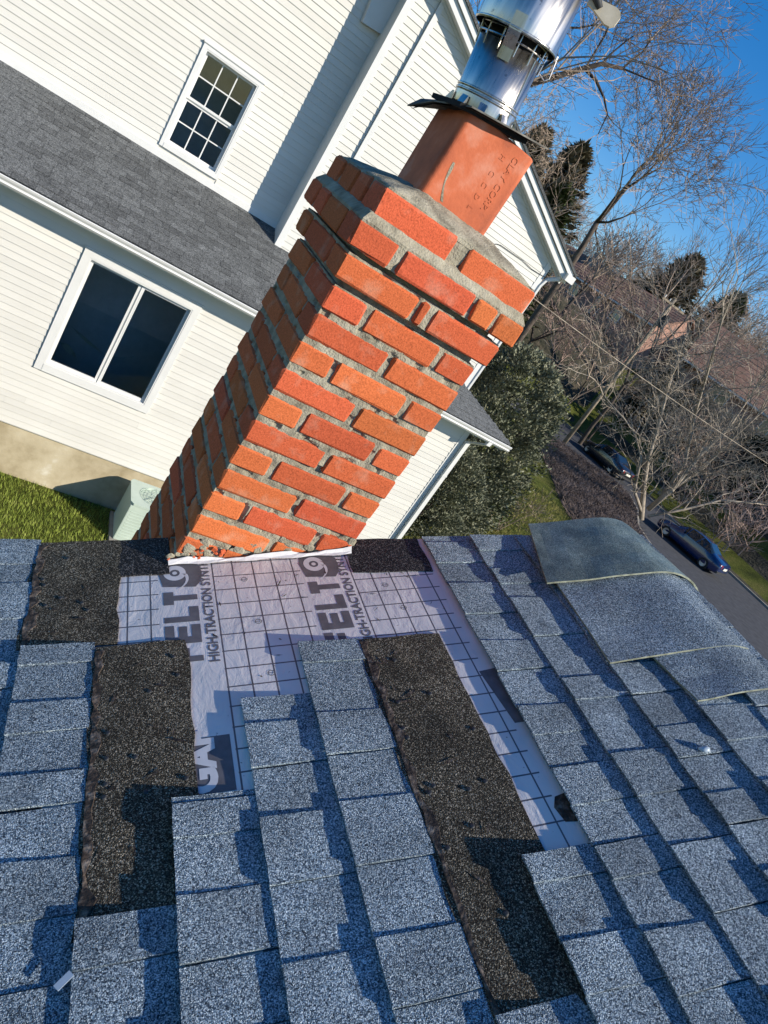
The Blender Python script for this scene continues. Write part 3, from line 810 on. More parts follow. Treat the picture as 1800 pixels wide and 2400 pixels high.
loose('loose_shingle', 'smooth grey green backed shingle sheet curled over the ridge, farthest of the three', M['backing'], 0.055, -0.225, 0.99, 0.90, 0.026, 21, M['cut'], rise=0.009, droop=0.016)
loose('loose_shingle', 'granule faced shingle sheet lying over the ridge under the smooth sheet', M['shingle'], -0.18, -0.492, 0.94, 0.925, 0.020, 22, M['cut'], rise=0.009)
loose('loose_shingle', 'short loose shingle sheet with lifted left edge, nearest the camera of the three', M['shingle'], -0.44, -0.625, 1.035, 1.065, 0.017, 23, M['cut'], rise=0.009)
sc_ = MB(); q_ = at_roof(1519, 1622, 0.012); sc_.tube([q_ + Vector((-.012, .004, 0)), q_ + Vector((0, -.002, .006)), q_ + Vector((.011, .003, .005)), q_ + Vector((.016, -.004, .002))], [0.003, 0.007, 0.006, 0.002], 6)
tag(sc_.build('plastic_scrap', M['plastic'], smooth=True), 'small crumpled white plastic scrap lying on the right hand shingles', 'scrap')
sc_ = MB(); a = at_roof(120, 2136, 0.0135); b = at_roof(155, 2102, 0.0135); d = (b - a).normalized().cross(NDIR) * 0.005
sc_.prism([a - d, b - d, b + d, a + d], NDIR * 0.001)
tag(sc_.build('sealant_tape', M['plastic'], fix=True), 'narrow clear strip of release tape lying on the lower left shingles', 'tape')

# ================================================================== the chimney
CW, CH, BH = 0.397, 0.0677, 0.0525
chim = tag(empty('brick_chimney', (CW / 2, CW / 2, -5.68)), 'narrow orange red brick chimney with corbelled top rising through the roof edge', 'chimney')
CO = Vector((CW / 2, CW / 2, -5.68))
bcount = [0]
_cache = {}
def brick(x0, x1, y0, y1, z, h=BH):
    bcount[0] += 1
    r = random.Random(bcount[0])
    key = (round(x1 - x0, 3), round(y1 - y0, 3), round(h, 3), bcount[0] % 6)
    if key not in _cache:
        sx, sy = (x1 - x0) / 2, (y1 - y0) / 2
        me = MB().box(-sx, sx, -sy, sy, -h / 2, h / 2).mesh('brick', M['brick'], fix=True)
        _cache[key] = bevel_mesh(me, 0.0046, 1, 0.0019, hash(key) & 0xffff)
    p = Vector(((x0 + x1) / 2 + r.uniform(-.001, .001), (y0 + y1) / 2 + r.uniform(-.0016, .0012), z + h / 2 + r.uniform(-.001, .001)))
    return link('brick', _cache[key], chim, p - CO, (r.uniform(-.008, .008), r.uniform(-.006, .006), r.uniform(-.008, .008)))
BD = 0.090
FB = (CW - 0.016) / 2
ST = CW - 2 * BD - 2 * 00.0150
def course(z, par, c=0.0):
    a, b = -c, CW + c
    if par == 0:     # two stretchers front and back
        fb_ = (b - a - 0.016) / 2
        for ya, yb in ((a, a + BD), (b - BD, b)):
            brick(a, a + fb_, ya, yb, z); brick(b - fb_, b, ya, yb, z)
        for xa, xb in ((a, a + BD), (b - BD, b)):
            brick(xa, xb, a + BD + 0.0150, b - BD - 0.0150, z)
    else:
        fb_ = (b - a - 0.016) / 2
        for xa, xb in ((a, a + BD), (b - BD, b)):
            brick(xa, xb, a, a + fb_, z); brick(xa, xb, b - fb_, b, z)
        for ya, yb in ((a, a + BD), (b - BD, b)):
            brick(a + BD + 0.0150, b - BD - 0.0150, ya, yb, z)
NLOW = -17
for i in range(NLOW, 10):
    course(i * CH, 0 if i % 2 == 0 else 1)
# first corbel course: stretcher, small bat, stretcher
z = 10 * CH; c = 0.015; a, b = -c, CW + c
brick(a, a + 0.190, a, a + BD, z); brick(a + 0.2015, a + 0.2225, a, a + BD, z); brick(a + 0.2400, b, a, a + BD, z)
for ya, yb in ((b - BD, b),): brick(a, a + 0.205, ya, yb, z); brick(a + 0.217, b, ya, yb, z)
for xa, xb in ((a, a + BD), (b - BD, b)): brick(xa, xb, a + BD + 0.0150, b - BD - 0.0150, z)
# second corbel course: half, stretcher, third, half
z = 11 * CH; c = 0.029; a, b = -c, CW + c
brick(a, a + 0.098, a, a + BD, z); brick(a + 0.1165, a + 0.306, a, a + BD, z); brick(a + 0.3175, a + 0.372, a, a + BD, z); brick(a + 0.3835, b, a, a + BD, z)
for xa, xb in ((a, a + BD), (b - BD, b)):
    brick(xa, xb, a + BD + 0.0150, a + BD + 0.0150 + 0.155, z); brick(xa, xb, a + BD + .177, b - BD - 0.0150, z)
brick(a, a + 0.222, b - BD, b, z); brick(a + 0.234, b, b - BD, b, z)
# top course, set back
z = 12 * CH; c = 0.010; a, b = -c, CW + c
brick(a, a + 0.190, a, a + BD, z, 0.058); brick(a + 0.224, b, a, a + BD, z, 0.058)
brick(a, a + 0.2, b - BD, b, z, 0.058); brick(a + 0.212, b, b - BD, b, z, 0.058)
for xa, xb in ((a, a + BD), (b - BD, b)): brick(xa, xb, a + BD + 0.0150, a + BD + .10, z, 0.058); brick(xa, xb, a + BD + .113, b - BD - 0.0150, z, 0.058)

def rough_box(mb, x0, x1, y0, y1, z0, z1, cell, amp, seed, top=False):
    """box whose sides are a fine grid pushed in and out like struck mortar"""
    def P(x, y, z_, nx_, ny_):
        d = amp * (noise.noise(Vector((x * 55 + seed, y * 55, z_ * 55))) * 0.8 + noise.noise(Vector((x * 190, y * 190 + seed, z_ * 190))) * 0.5)
        dd = noise.noise(Vector((x * 28 + 3, y * 28, z_ * 42 + seed)))
        if dd < -0.30: d += (dd + 0.30) * 0.05
        return (x + nx_ * d, y + ny_ * d, z_)
    nz = max(2, int((z1 - z0) / cell)); nxx = max(2, int((x1 - x0) / cell))
    for (ax, ay, bx, by, nx_, ny_) in ((x0, y0, x1, y0, 0, -1), (x0, y1, x0, y0, -1, 0), (x1, y0, x1, y1, 1, 0), (x1, y1, x0, y1, 0, 1)):
        o = len(mb.v)
        for i in range(nz + 1):
            for j in range(nxx + 1):
                f = j / nxx
                q = P(ax + (bx - ax) * f, ay + (by - ay) * f, z0 + (z1 - z0) * i / nz, nx_, ny_)
                if j in (0, nxx): q = (ax + (bx - ax) * f, ay + (by - ay) * f, z0 + (z1 - z0) * i / nz)
                mb.v.append(q)
        for i in range(nz):
            for j in range(nxx):
                k = o + i * (nxx + 1) + j
                mb.f.append((k, k + 1, k + nxx + 2, k + nxx + 1))
mo = MB()
rec = 0.0046
rough_box(mo, rec, CW - rec, rec, CW - rec, NLOW * CH, 9 * CH + BH + 0.002, 0.006, 0.0032, 1)
mo.box(0.012, CW - 0.012, 0.012, CW - 0.012, NLOW * CH - 0.01, 9 * CH + BH + 0.001)
mo.box(0.016, CW - 0.016, 0.016, CW - 0.016, 9 * CH + BH, 11 * CH + 0.001)
for zz0, zz1, c, sd in ((10 * CH + 0.001, 10 * CH + BH + 0.005, 0.0145, 2), (11 * CH + 0.001, 12 * CH - 0.012, 0.0285, 3), (12 * CH - 0.012, 12 * CH + 0.062, 0.0095, 4)):
    r5 = rec + 0.001
    rough_box(mo, -c + r5, CW + c - r5, -c + r5, CW + c - r5, zz0, zz1, 0.006, 0.0028, sd)
    mo.box(-c + r5 + .004, CW + c - r5 - .004, -c + r5 + .004, CW + c - r5 - .004, zz0 + 0.001, zz1 - 0.001)
mo.v = [tuple(Vector(p) - CO) for p in mo.v]
mo.build('mortar', M['mortar'], chim)
# mortar shelf on the second corbel course where the top course steps back
ws = MB()
NS = 96
def ring_pts(h, z_, wob, seed):
    out = []
    for k in range(NS):
        t = 4 * k / NS; s_ = int(t); f = t - s_
        cs_ = [(-1, -1), (1, -1), (1, 1), (-1, 1), (-1, -1)]
        x = cs_[s_][0] + (cs_[s_ + 1][0] - cs_[s_][0]) * f; y = cs_[s_][1] + (cs_[s_ + 1][1] - cs_[s_][1]) * f
        wv = wob * (noise.noise(Vector((x * 5 + seed, y * 5, seed))) + .7 * noise.noise(Vector((x * 17 + seed, y * 17, seed * 2.0))))
        out.append((CW / 2 + x * (h + wv), CW / 2 + y * (h + wv), z_ + wv * 0.6))
    return out
def rings(mb, lst):
    o = len(mb.v)
    for l in lst: mb.v += l
    for i in range(len(lst) - 1):
        for k in range(NS):
            k2 = (k + 1) % NS
            mb.f.append((o + i * NS + k, o + i * NS + k2, o + (i + 1) * NS + k2, o + (i + 1) * NS + k))
H2 = CW / 2 + 0.028; H1 = CW / 2 + 0.010
rings(ws, [ring_pts(H2 - 0.004, 11 * CH + BH - 0.002, 0.002, 2), ring_pts(H2 - 0.003, 11 * CH + BH + 0.004, 0.003, 3), ring_pts(H1 + 0.003, 12 * CH + 0.006, 0.004, 4), ring_pts(H1 - 0.012, 12 * CH + 0.012, 0.002, 5)])
ws.v = [tuple(Vector(p) - CO) for p in ws.v]
ws.build('mortar_shelf', M['mortar'], chim, smooth=False)
# cement wash on top
FX, FY, FH = 0.192, 0.200, 0.093        # flue centre and half width
cw = MB()
zt = 12 * CH + 0.058
def ring_f(h, z_, wob, seed, rr):
    out = []
    for p in ring_pts(h, z_, wob, seed):
        out.append(p)
    return out
rings(cw, [ring_pts(H1 - 0.006, zt - 0.006, 0.003, 11), ring_pts(H1 - 0.005, zt + 0.001, 0.005, 12), ring_pts(H1 - 0.028, zt + 0.011, 0.007, 13), ring_pts(H1 - 0.055, zt + 0.020, 0.007, 17), ring_pts(H1 - 0.080, zt + 0.026, 0.006, 14), ring_pts(FH + 0.010, zt + 0.034, 0.006, 15), ring_pts(FH - 0.012, zt + 0.038, 0.002, 16)])
cw.v = [tuple(Vector(p) - CO) for p in cw.v]
cw.build('cement_wash', M['mortar'], chim, smooth=True)
# mortar smears and broken brick where the roof meets the chimney
dbm = MB(); dbb = MB()
def lump(mb, c, r0, seed, flat_=0.5):
    r = random.Random(seed)
    bm = bmesh.new(); bmesh.ops.create_icosphere(bm, subdivisions=1, radius=1)
    o = len(mb.v)
    for v in bm.verts:
        q = v.co * r0 * r.uniform(0.6, 1.3)
        mb.v.append((c[0] + q.x, c[1] + q.y * flat_, c[2] + q.z))
    for f in bm.faces: mb.f.append(tuple(o + v.index for v in f.verts))
    bm.free()
for i in range(46):
    x = rng.uniform(-0.01, CW + 0.005); z_ = Z0 + x * 0.4915 + rng.uniform(0.0, 0.055) * rng.random() + 0.012
    lump(dbm, (x, 0.003, z_), rng.uniform(0.006, 0.018), i, 0.28)
for i in range(9):
    x = rng.uniform(-0.012, 0.12); z_ = Z0 + x * 0.4915 + rng.uniform(0.008, 0.04)
    lump(dbb, (x, -0.006, z_), rng.uniform(0.004, 0.010), 100 + i, 0.5)
for mb, nm, mt in ((dbm, 'mortar_smear', M['mortar']), (dbb, 'broken_brick_edge', M['brick'])):
    mb.v = [tuple(Vector(p) - CO) for p in mb.v]
    tag(mb.build(nm, mt, chim), kind='stuff')
# the lower chimney down to the ground, joined
lo = MB()
for i in range(int(-5.6 / CH), NLOW):
    z = i * CH
    for (xa, xb, ya, yb) in ([(0, FB, 0, BD), (CW - FB, CW, 0, BD), (0, FB, CW - BD, CW), (CW - FB, CW, CW - BD, CW), (0, BD, BD + .01, CW - BD - .01), (CW - BD, CW, BD + .01, CW - BD - .01)] if i % 2 == 0 else
                             [(0, BD, 0, FB), (CW - BD, CW, 0, FB), (0, BD, CW - FB, CW), (CW - BD, CW, CW - FB, CW), (BD + .01, CW - BD - .01, 0, BD), (BD + .01, CW - BD - .01, CW - BD, CW)]):
        lo.box(xa, xb, ya, yb, z, z + BH)
lo.v = [tuple(Vector(p) - CO) for p in lo.v]
tag(lo.build('lower_brickwork', M['brick'], chim), kind='stuff')
lm = MB().box(.005, CW - .005, .005, CW - .005, -5.7, NLOW * CH - 0.012)
lm.v = [tuple(Vector(p) - CO) for p in lm.v]
lm.build('lower_mortar', M['mortar'], chim)

# clay flue tile
def rsq(h, rr, z_, n=6, cx=0, cy=0):
    out = []
    for (sx, sy, a0) in ((1, 1, 0), (-1, 1, 90), (-1, -1, 180), (1, -1, 270)):
        for i in range(n + 1):
            t = R(a0 + 90 * i / n)
            out.append((cx + sx * (h - rr) + rr * math.cos(t), cy + sy * (h - rr) + rr * math.sin(t), z_))
    return out
FZ0, FZ1 = zt + 0.0, 1.088
fl = MB()
def loft(mb, ringsl):
    n = len(ringsl[0]); o = len(mb.v)
    for l in ringsl: mb.v += l
    for i in range(len(ringsl) - 1):
        for k in range(n):
            k2 = (k + 1) % n
            mb.f.append((o + i * n + k, o + i * n + k2, o + (i + 1) * n + k2, o + (i + 1) * n + k))
loft(fl, [rsq(FH, 0.014, 0, 6), rsq(FH, 0.014, FZ1 - FZ0 - 0.003, 6), rsq(FH - 0.003, 0.013, FZ1 - FZ0, 6), rsq(FH - 0.018, 0.010, FZ1 - FZ0, 6), rsq(FH - 0.020, 0.010, FZ1 - FZ0 - 0.004, 6), rsq(FH - 0.020, 0.010, 0, 6)])
flue = fl.build('flue_tile', M['terracotta'], chim, smooth=False, loc=Vector((FX, FY, FZ0)) - CO)
flue.rotation_euler = (R(-0.5), R(1.0), R(-1.5))
for p in flue.data.polygons: p.use_smooth = False
txt = text_mesh('CLAY CORP.', 0.0205, M['terracotta'], extrude=0.0007, offset=0.0001, spacing=1.1)
link('stamped_lettering', txt, flue, (0.046, -FH - 0.0004, FZ1 - FZ0 - 0.018), (R(90), R(90), 0))
txt = text_mesh('H  C C D L', 0.018, M['terracotta'], extrude=0.0006, offset=0.0001, spacing=1.5)
link('stamped_lettering', txt, flue, (0.018, -FH - 0.0003, FZ1 - FZ0 - 0.030), (R(90), R(90), 0))
sm = MB()
for i in range(9):
    f = i / 8
    sm.v += [(-0.062 + 0.022 * f * f - 0.002, -FH - 0.0006, 0.115 - 0.075 * f), (-0.062 + 0.022 * f * f + 0.003 + 0.002 * math.sin(i), -FH - 0.0006, 0.115 - 0.075 * f)]
    if i: sm.f.append((2 * i - 2, 2 * i - 1, 2 * i + 1, 2 * i))
sm.build('mortar_smear', M['mortar'], flue, fix=True)

# ------------------------------------------------------------------ metal chimney cap, leaning a little
cap = tag(empty('chimney_cap', (0.156, 0.185, 1.097)), 'galvanised metal chimney cap with wire screen and hood on the clay flue', 'chimney cap')
cap.rotation_euler = (R(1.5), R(-9), R(0))
pl = MB()
pts = [(-0.070, -0.108), (0.030, -0.112), (0.128, -0.104), (0.140, 0.12), (-0.02, 0.15), (-0.095, 0.120), (-0.118, 0.120), (-0.092, 0.05)]
zz_ = [0.0, 0.001, 0.002, 0.010, 0.004, -0.022, -0.045, -0.016]
cv = [(0, 0, 0.010)]
top = [(x, y, z_ + 0.0015) for (x, y), z_ in zip(pts, zz_)]; bot = [(x, y, z_ - 0.0015) for (x, y), z_ in zip(pts, zz_)]
n_ = len(pts)
pl.v = top + bot + [(0, 0, 0.008), (0, 0, 0.004)]
for i in range(n_):
    j = (i + 1) % n_
    pl.f += [(i, j, 2 * n_), (n_ + j, n_ + i, 2 * n_ + 1), (i, n_ + i, n_ + j, j)]
bp_ = pl.build('base_plate', M['plate'], cap, fix=True)
us_ = MB(); us_.v = [(x * .93, y * .93, z_ - 0.003) for (x, y), z_ in zip(pts, zz_)]; us_.f = [tuple(range(n_))]
us_.prism([(-.085, -.085, -.010), (.085, -.085, -.010), (.085, .09, -.010), (-.085, .09, -.010)], (0, 0, .010))
us_.build('plate_gap_shade', M['soot_shade'], bp_, fix=True)  # black sheet and block stand in for the shadowed gap above the tile
PR = 0.070
pp = MB()
pp.lathe([(PR, 0.004), (PR, 0.130), (PR - 0.002, 0.130), (PR - 0.002, 0.004)], 64)
pipe = pp.build('pipe', M['galv'], cap, smooth=False)
for p in pipe.data.polygons: p.use_smooth = abs(p.normal.z) < 0.5
for zb in (0.028, 0.036):
    bd = MB(); bd.lathe([(PR, zb - .003), (PR + .0022, zb - .0015), (PR + .0022, zb + .0015), (PR, zb + .003)], 64)
    bd.build('rolled_bead', M['galv'], pipe, smooth=True)
for i in range(9):
    t = R(-75 + i * 40 + (i % 2) * 6); c = Vector((math.cos(t) * (PR + 0.002), math.sin(t) * (PR + 0.002), 0))
    tbm = MB(); d = Vector((math.cos(t), math.sin(t), 0)); e_ = Vector((-d.y, d.x, 0))
    tbm.hexa([c - e_ * .008, c + e_ * .008, c + e_ * .008 + d * .012, c - e_ * .008 + d * .012] + [c - e_ * .008 + Vector((0, 0, .018)), c + e_ * .008 + Vector((0, 0, .018)), c + e_ * .008 + d * .003 + Vector((0, 0, .018)), c - e_ * .008 + d * .003 + Vector((0, 0, .018))])
    tbm.build('fixing_tab', M['galv'], pipe, fix=True)
seam = MB(); t = R(-62)
seam.tube([(math.cos(t) * (PR + .0005), math.sin(t) * (PR + .0005), 0.006), (math.cos(t) * (PR + .0005), math.sin(t) * (PR + .0005), 0.128)], 0.0016, 6)
seam.build('seam', M['galv'], pipe)
HR, HZ = 0.090, 0.152
hd = MB(); hd.lathe([(HR, HZ), (HR, HZ + 0.135), (0.0, HZ + 0.150)], 72)
hood = hd.build('hood', M['galv'], cap)
for p in hood.data.polygons: p.use_smooth = abs(p.normal.z) < 0.5
hl = MB(); hl.lathe([(HR - 0.0015, HZ), (HR - 0.0015, HZ + 0.130), (0.0, HZ + 0.14)], 48)
hl.build('hood_lining', M['soot_shade'], hood, smooth=True)
rm = MB(); rm.lathe([(HR + .0002, HZ - .001), (HR + .0018, HZ + .001), (HR + .0018, HZ + .004), (HR, HZ + .005)], 72); rm.build('rolled_rim', M['galv'], hood, smooth=True)
il = MB(); il.lathe([(PR - .004, 0.01), (PR - .004, 0.12)], 48); il.lathe([(PR - .012, 0.118), (PR - .012, HZ + 0.10)], 40); il.build('inner_liner', M['soot_shade'], pipe, smooth=True)
scn = MB()
for i in range(13):
    t = 2 * math.pi * i / 13 + 0.1
    q = rng.uniform(-.002, .002)
    scn.tube([(math.cos(t) * (PR + .003), math.sin(t) * (PR + .003), 0.112), (math.cos(t) * (PR + .004 + q), math.sin(t) * (PR + .004), 0.138), (math.cos(t + .02) * (PR + .006), math.sin(t + .02) * (PR + .006), HZ + 0.03)], 0.0017, 5)
for zc in (0.136, 0.152):
    scn.tube([(math.cos(R(a_)) * (PR + .0045), math.sin(R(a_)) * (PR + .0045), zc + 0.0012 * math.sin(R(a_ * 3))) for a_ in range(0, 361, 10)], 0.0017, 5)
scn.tube([(PR + .004, -.02, 0.118), (PR + .020, -.02, 0.112), (PR + .030, -.018, 0.120), (PR + .027, -.016, HZ + .01)], 0.0016, 5)
scn.build('wire_screen', M['galv'], cap)
for t in (R(-118), R(-2), R(120)):
    sp_ = MB(); d = Vector((math.cos(t), math.sin(t), 0)); e_ = Vector((-d.y, d.x, 0)) * 0.013
    path = [d * (PR + .001) + Vector((0, 0, .100)), d * (PR + .002) + Vector((0, 0, .122)), d * (HR - .004) + Vector((0, 0, .142)), d * (HR + .001) + Vector((0, 0, .150)), d * (HR + .0015) + Vector((0, 0, .180))]
    for i, p in enumerate(path):
        sp_.v += [tuple(p - e_), tuple(p + e_)]
        if i: sp_.f.append((2 * i - 2, 2 * i - 1, 2 * i + 1, 2 * i))
    sp_.build('strap', M['galv'], hood, fix=True)
tt = MB()   # tan paddle shaped bracket at the hood's upper right
N = 10
dirv = Vector((0.060, -0.035, -0.012)); side = Vector((0.010, 0.006, 0.030)); base = Vector((0.090, -0.045, HZ + 0.115))
prof = [(0, .45), (.25, .55), (.5, .75), (.75, .95), (.9, .85), (1.0, .45)]
for i, (f, wd) in enumerate(prof):
    c_ = base + dirv * f
    for s_ in (-1, 1):
        tt.v.append(tuple(c_ + side * wd * s_ * 0.62))
    for s_ in (-1, 1):
        tt.v.append(tuple(c_ + side * wd * s_ * 0.62 + Vector((0.004, 0.006, -0.002))))
    if i:
        o = 4 * i
        tt.f += [(o - 4, o - 3, o + 1, o), (o - 2, o + 2, o + 3, o - 1), (o - 4, o, o + 2, o - 2), (o - 3, o - 1, o + 3, o + 1)]
tt.f += [(0, 2, 3, 1), (len(tt.v) - 4, len(tt.v) - 3, len(tt.v) - 1, len(tt.v) - 2)]
tt.build('paddle_bracket', M['tan_metal'], cap, fix=True)
tk = MB(); tk.tube([(0.07, -0.045, HZ + .142), (0.090, -0.05, HZ + .128), (0.112, -0.060, HZ + .108)], [0.008, 0.010, 0.006], 6); tk.build('bracket_clamp', M['dark'], cap, smooth=True)

# ================================================================== the white house next door
WO = Vector((1.0, 10.0, -5.68))
wh = tag(empty('white_house', WO), 'cream sided two storey house with grey lean-to roof behind the chimney', 'house')
def wpart(mb, name, mat, parent=None, fix=True, smooth=False):
    mb.v = [tuple(Vector(p) - WO) for p in mb.v]
    return mb.build(name, mat, parent or wh, fix=fix, smooth=smooth)
YL, YM, YB_, YG = 9.2, 11.1, 10.62, 10.585
SE = 0.1016
def wall_with_hole(mb, x0, x1, y0, y1, z0, z1, hx0, hx1, hz0, hz1):
    mb.box(x0, hx0, y0, y1, z0, z1); mb.box(hx1, x1, y0, y1, z0, z1)
    mb.box(hx0, hx1, y0, y1, z0, hz0); mb.box(hx0, hx1, y0, y1, hz1, z1)
LW = (-0.030, 1.675, -3.786, -1.850)       # lower window outer casing
UW = (0.392, 1.362, -0.392, 1.168)         # upper window outer casing
wb = MB()
wall_with_hole(wb, -2.3, 6.86, YL, YL + 0.12, -4.82, -1.45, LW[0] + .06, LW[1] - .06, LW[2] + .06, LW[3] - .06)
wb.box(6.74, 6.86, YL + .121, YM, -4.82, -1.45)
wpart(wb, 'ground_floor_wall', M['siding'])
wb = MB()
wall_with_hole(wb, -2.3, 2.55, YM, YM + 0.14, -1.6, 1.85, UW[0] + .05, UW[1] - .05, UW[2] + .05, UW[3] - .05)
wb.prism([(-2.3, YM + .02, 1.85), (2.55, YM + .02, 1.85), (2.55, YM + .02, 3.85), (1.9, YM + .02, 4.15)], (0, .12, 0))
wpart(wb, 'upper_wall', M['siding'])
RK = 0.465
def rkz(x): return 1.639 + (7.538 - x) * RK
wb = MB()
wb.prism([(2.55, YB_ + .005, -2.2), (7.06, YB_ + .005, -2.2), (7.06, YB_ + .005, rkz(7.06) - .12), (2.55, YB_ + .005, rkz(2.55) - .12)], (0, 6.5, 0))
wpart(wb, 'projecting_wall', M['siding'])
fd = MB().box(-2.3, 6.84, YL + 0.03, YL + 3, -6.0, -4.80)
wpart(fd, 'foundation', M['parging'])
_bd = {}
def board(xa, xb, z, Y, ztop=None):
    L = round(xb - xa, 2)
    if L < 0.03: return
    if L not in _bd:
        mb = MB()
        sec = [(-0.015, 0.0), (-0.0135, 0.006), (-0.003, SE + 0.004), (0.0, SE + 0.004), (0.0, 0.0)]
        n = len(sec)
        mb.v = [(0, a, b) for a, b in sec] + [(L, a, b) for a, b in sec]
        mb.f = [tuple(range(n - 1, -1, -1)), tuple(range(n, 2 * n))] + [(i, (i + 1) % n, n + (i + 1) % n, n + i) for i in range(n)]
        _bd[L] = mb.mesh('siding_board', M['siding'], fix=True)
    link('siding_board', _bd[L], wh, Vector((xa, Y - 0.002, z)) - WO)
rj = random.Random(44)
def rows(x0, x1, z0, z1, Y, hole=None, right=None, left=None):
    z = z0
    i = 0
    while z < z1:
        xb = x1 if right is None else min(x1, right(z + SE))
        xl = x0 if left is None else max(x0, left(z + SE))
        if xb - xl > 0.05:
            if hole and z + SE > hole[2] + .01 and z < hole[3] - .01:
                board(xl, hole[0] + .005, z, Y); board(hole[1] - .005, xb, z, Y)
            else:
                if xb - xl > 2.5 and rj.random() < 0.6:
                    xj = xl + (xb - xl) * rj.uniform(.15, .85)
                    board(xl, xj, z, Y); board(xj - .012, xb, z, Y - .0016)
                else:
                    board(xl, xb, z, Y)
        z += SE; i += 1
rows(-2.3, 6.80, -4.80, -1.56, YL, LW)
rows(-2.3, 2.56, -0.46, 4.05, YM, UW, None, lambda z: 1.9 - (rkz(1.9) - .03 - z) / RK)
rows(2.62, 2.955, -1.2, 3.75, YB_)
rows(3.03, 7.07, -1.2, 3.80, YG, None, lambda z: 7.538 - (z - 1.639 + 0.16) / RK)
# corner posts and trim
for (x0, x1, y0, y1, z0, z1) in ((2.515, 2.625, YB_ - .022, YM - .001, -1.25, 3.98), (2.955, 3.035, YG - .02, YG + .03, -1.25, 3.7), (7.055, 7.165, YG - .022, YG + .1, -2.2, 1.70), (6.80, 6.915, YL - .022, YL + .1, -4.82, -1.50)):
    wpart(MB().box(x0, x1, y0, y1, z0, z1), 'corner_post', M['trim'])
wpart(MB().box(-2.3, 2.514, YM - .026, YM + .001, -0.60, -0.46), 'base_flashing', M['trim'])
# rake trim and upper roof
for off, wd, yy in ((0.0, 0.10, 10.36), (-0.105, 0.12, 10.40), (-0.22, 0.05, 10.555)):
    a = (7.538 + (0 if off == 0 else -0.02), yy, rkz(7.538) + off); b = (1.9, yy, rkz(1.9) + off)
    wpart(MB().prism([a, (a[0], yy, a[2] - wd), (b[0], yy, b[2] - wd), b], (0, 0.235 if off > -.2 else .03, 0)), 'rake_trim', M['trim'])
ur_ = MB()
ur_.prism([(7.60, 10.33, rkz(7.60) + .004), (1.9, 10.33, rkz(1.9) + .004), (1.9, 10.33, rkz(1.9) + .05), (7.60, 10.33, rkz(7.60) + .05)], (0, 8, 0))
ur_.prism([(1.9, 10.33, rkz(1.9) + .004), (-2.7, 10.33, rkz(1.9) + .004 - 4.6 * RK), (-2.7, 10.33, rkz(1.9) + .05 - 4.6 * RK), (1.9, 10.33, rkz(1.9) + .05)], (0, 8, 0))
wpart(ur_, 'upper_roof', M['roof_far'])
# eave return, short gutter end and elbow at the gable's lower right
wpart(MB().box(7.40, 7.60, 10.30, 10.42, 1.47, 1.60), 'gutter_end', M['trim'])
el = MB(); el.tube([(7.44, 10.46, 1.52), (7.40, 10.50, 1.42), (7.24, 10.56, 1.30), (7.20, 10.57, 1.15), (7.20, 10.57, -2.0)], 0.040, 6); wpart(el, 'downspout', M['trim'])
wpart(MB().prism([(7.17, 10.60, 1.50), (7.52, 10.60, 1.50), (7.52, 10.60, 1.60), (7.17, 10.60, 1.75)], (0, 1.2, 0)), 'eave_return', M['trim'])
# dangling cable on the gable
cb = MB(); cb.tube([at_y(*p, 10.555) for p in ((1052, 544), (1058, 535), (1066, 529), (1073, 527), (1082, 530), (1105, 546), (1130, 563), (1148, 581), (1172, 596), (1188, 604))], 0.006, 5)
wpart(cb, 'cable', M['dark'])
# shaded vent hood high on the wall
vh = MB(); vh.prism([at_y(778, 46, YM - .02), at_y(818, 72, YM - .02), at_y(866, 0, YM - .02), at_y(800, -8, YM - .02)], (0, -0.06, 0))
vh.v = vh.v[:4] + [(Vector(p) + Vector((0.02, -0.02, 0.0))) for p in vh.v[4:]]
wpart(vh, 'vent_hood', M['trim'])

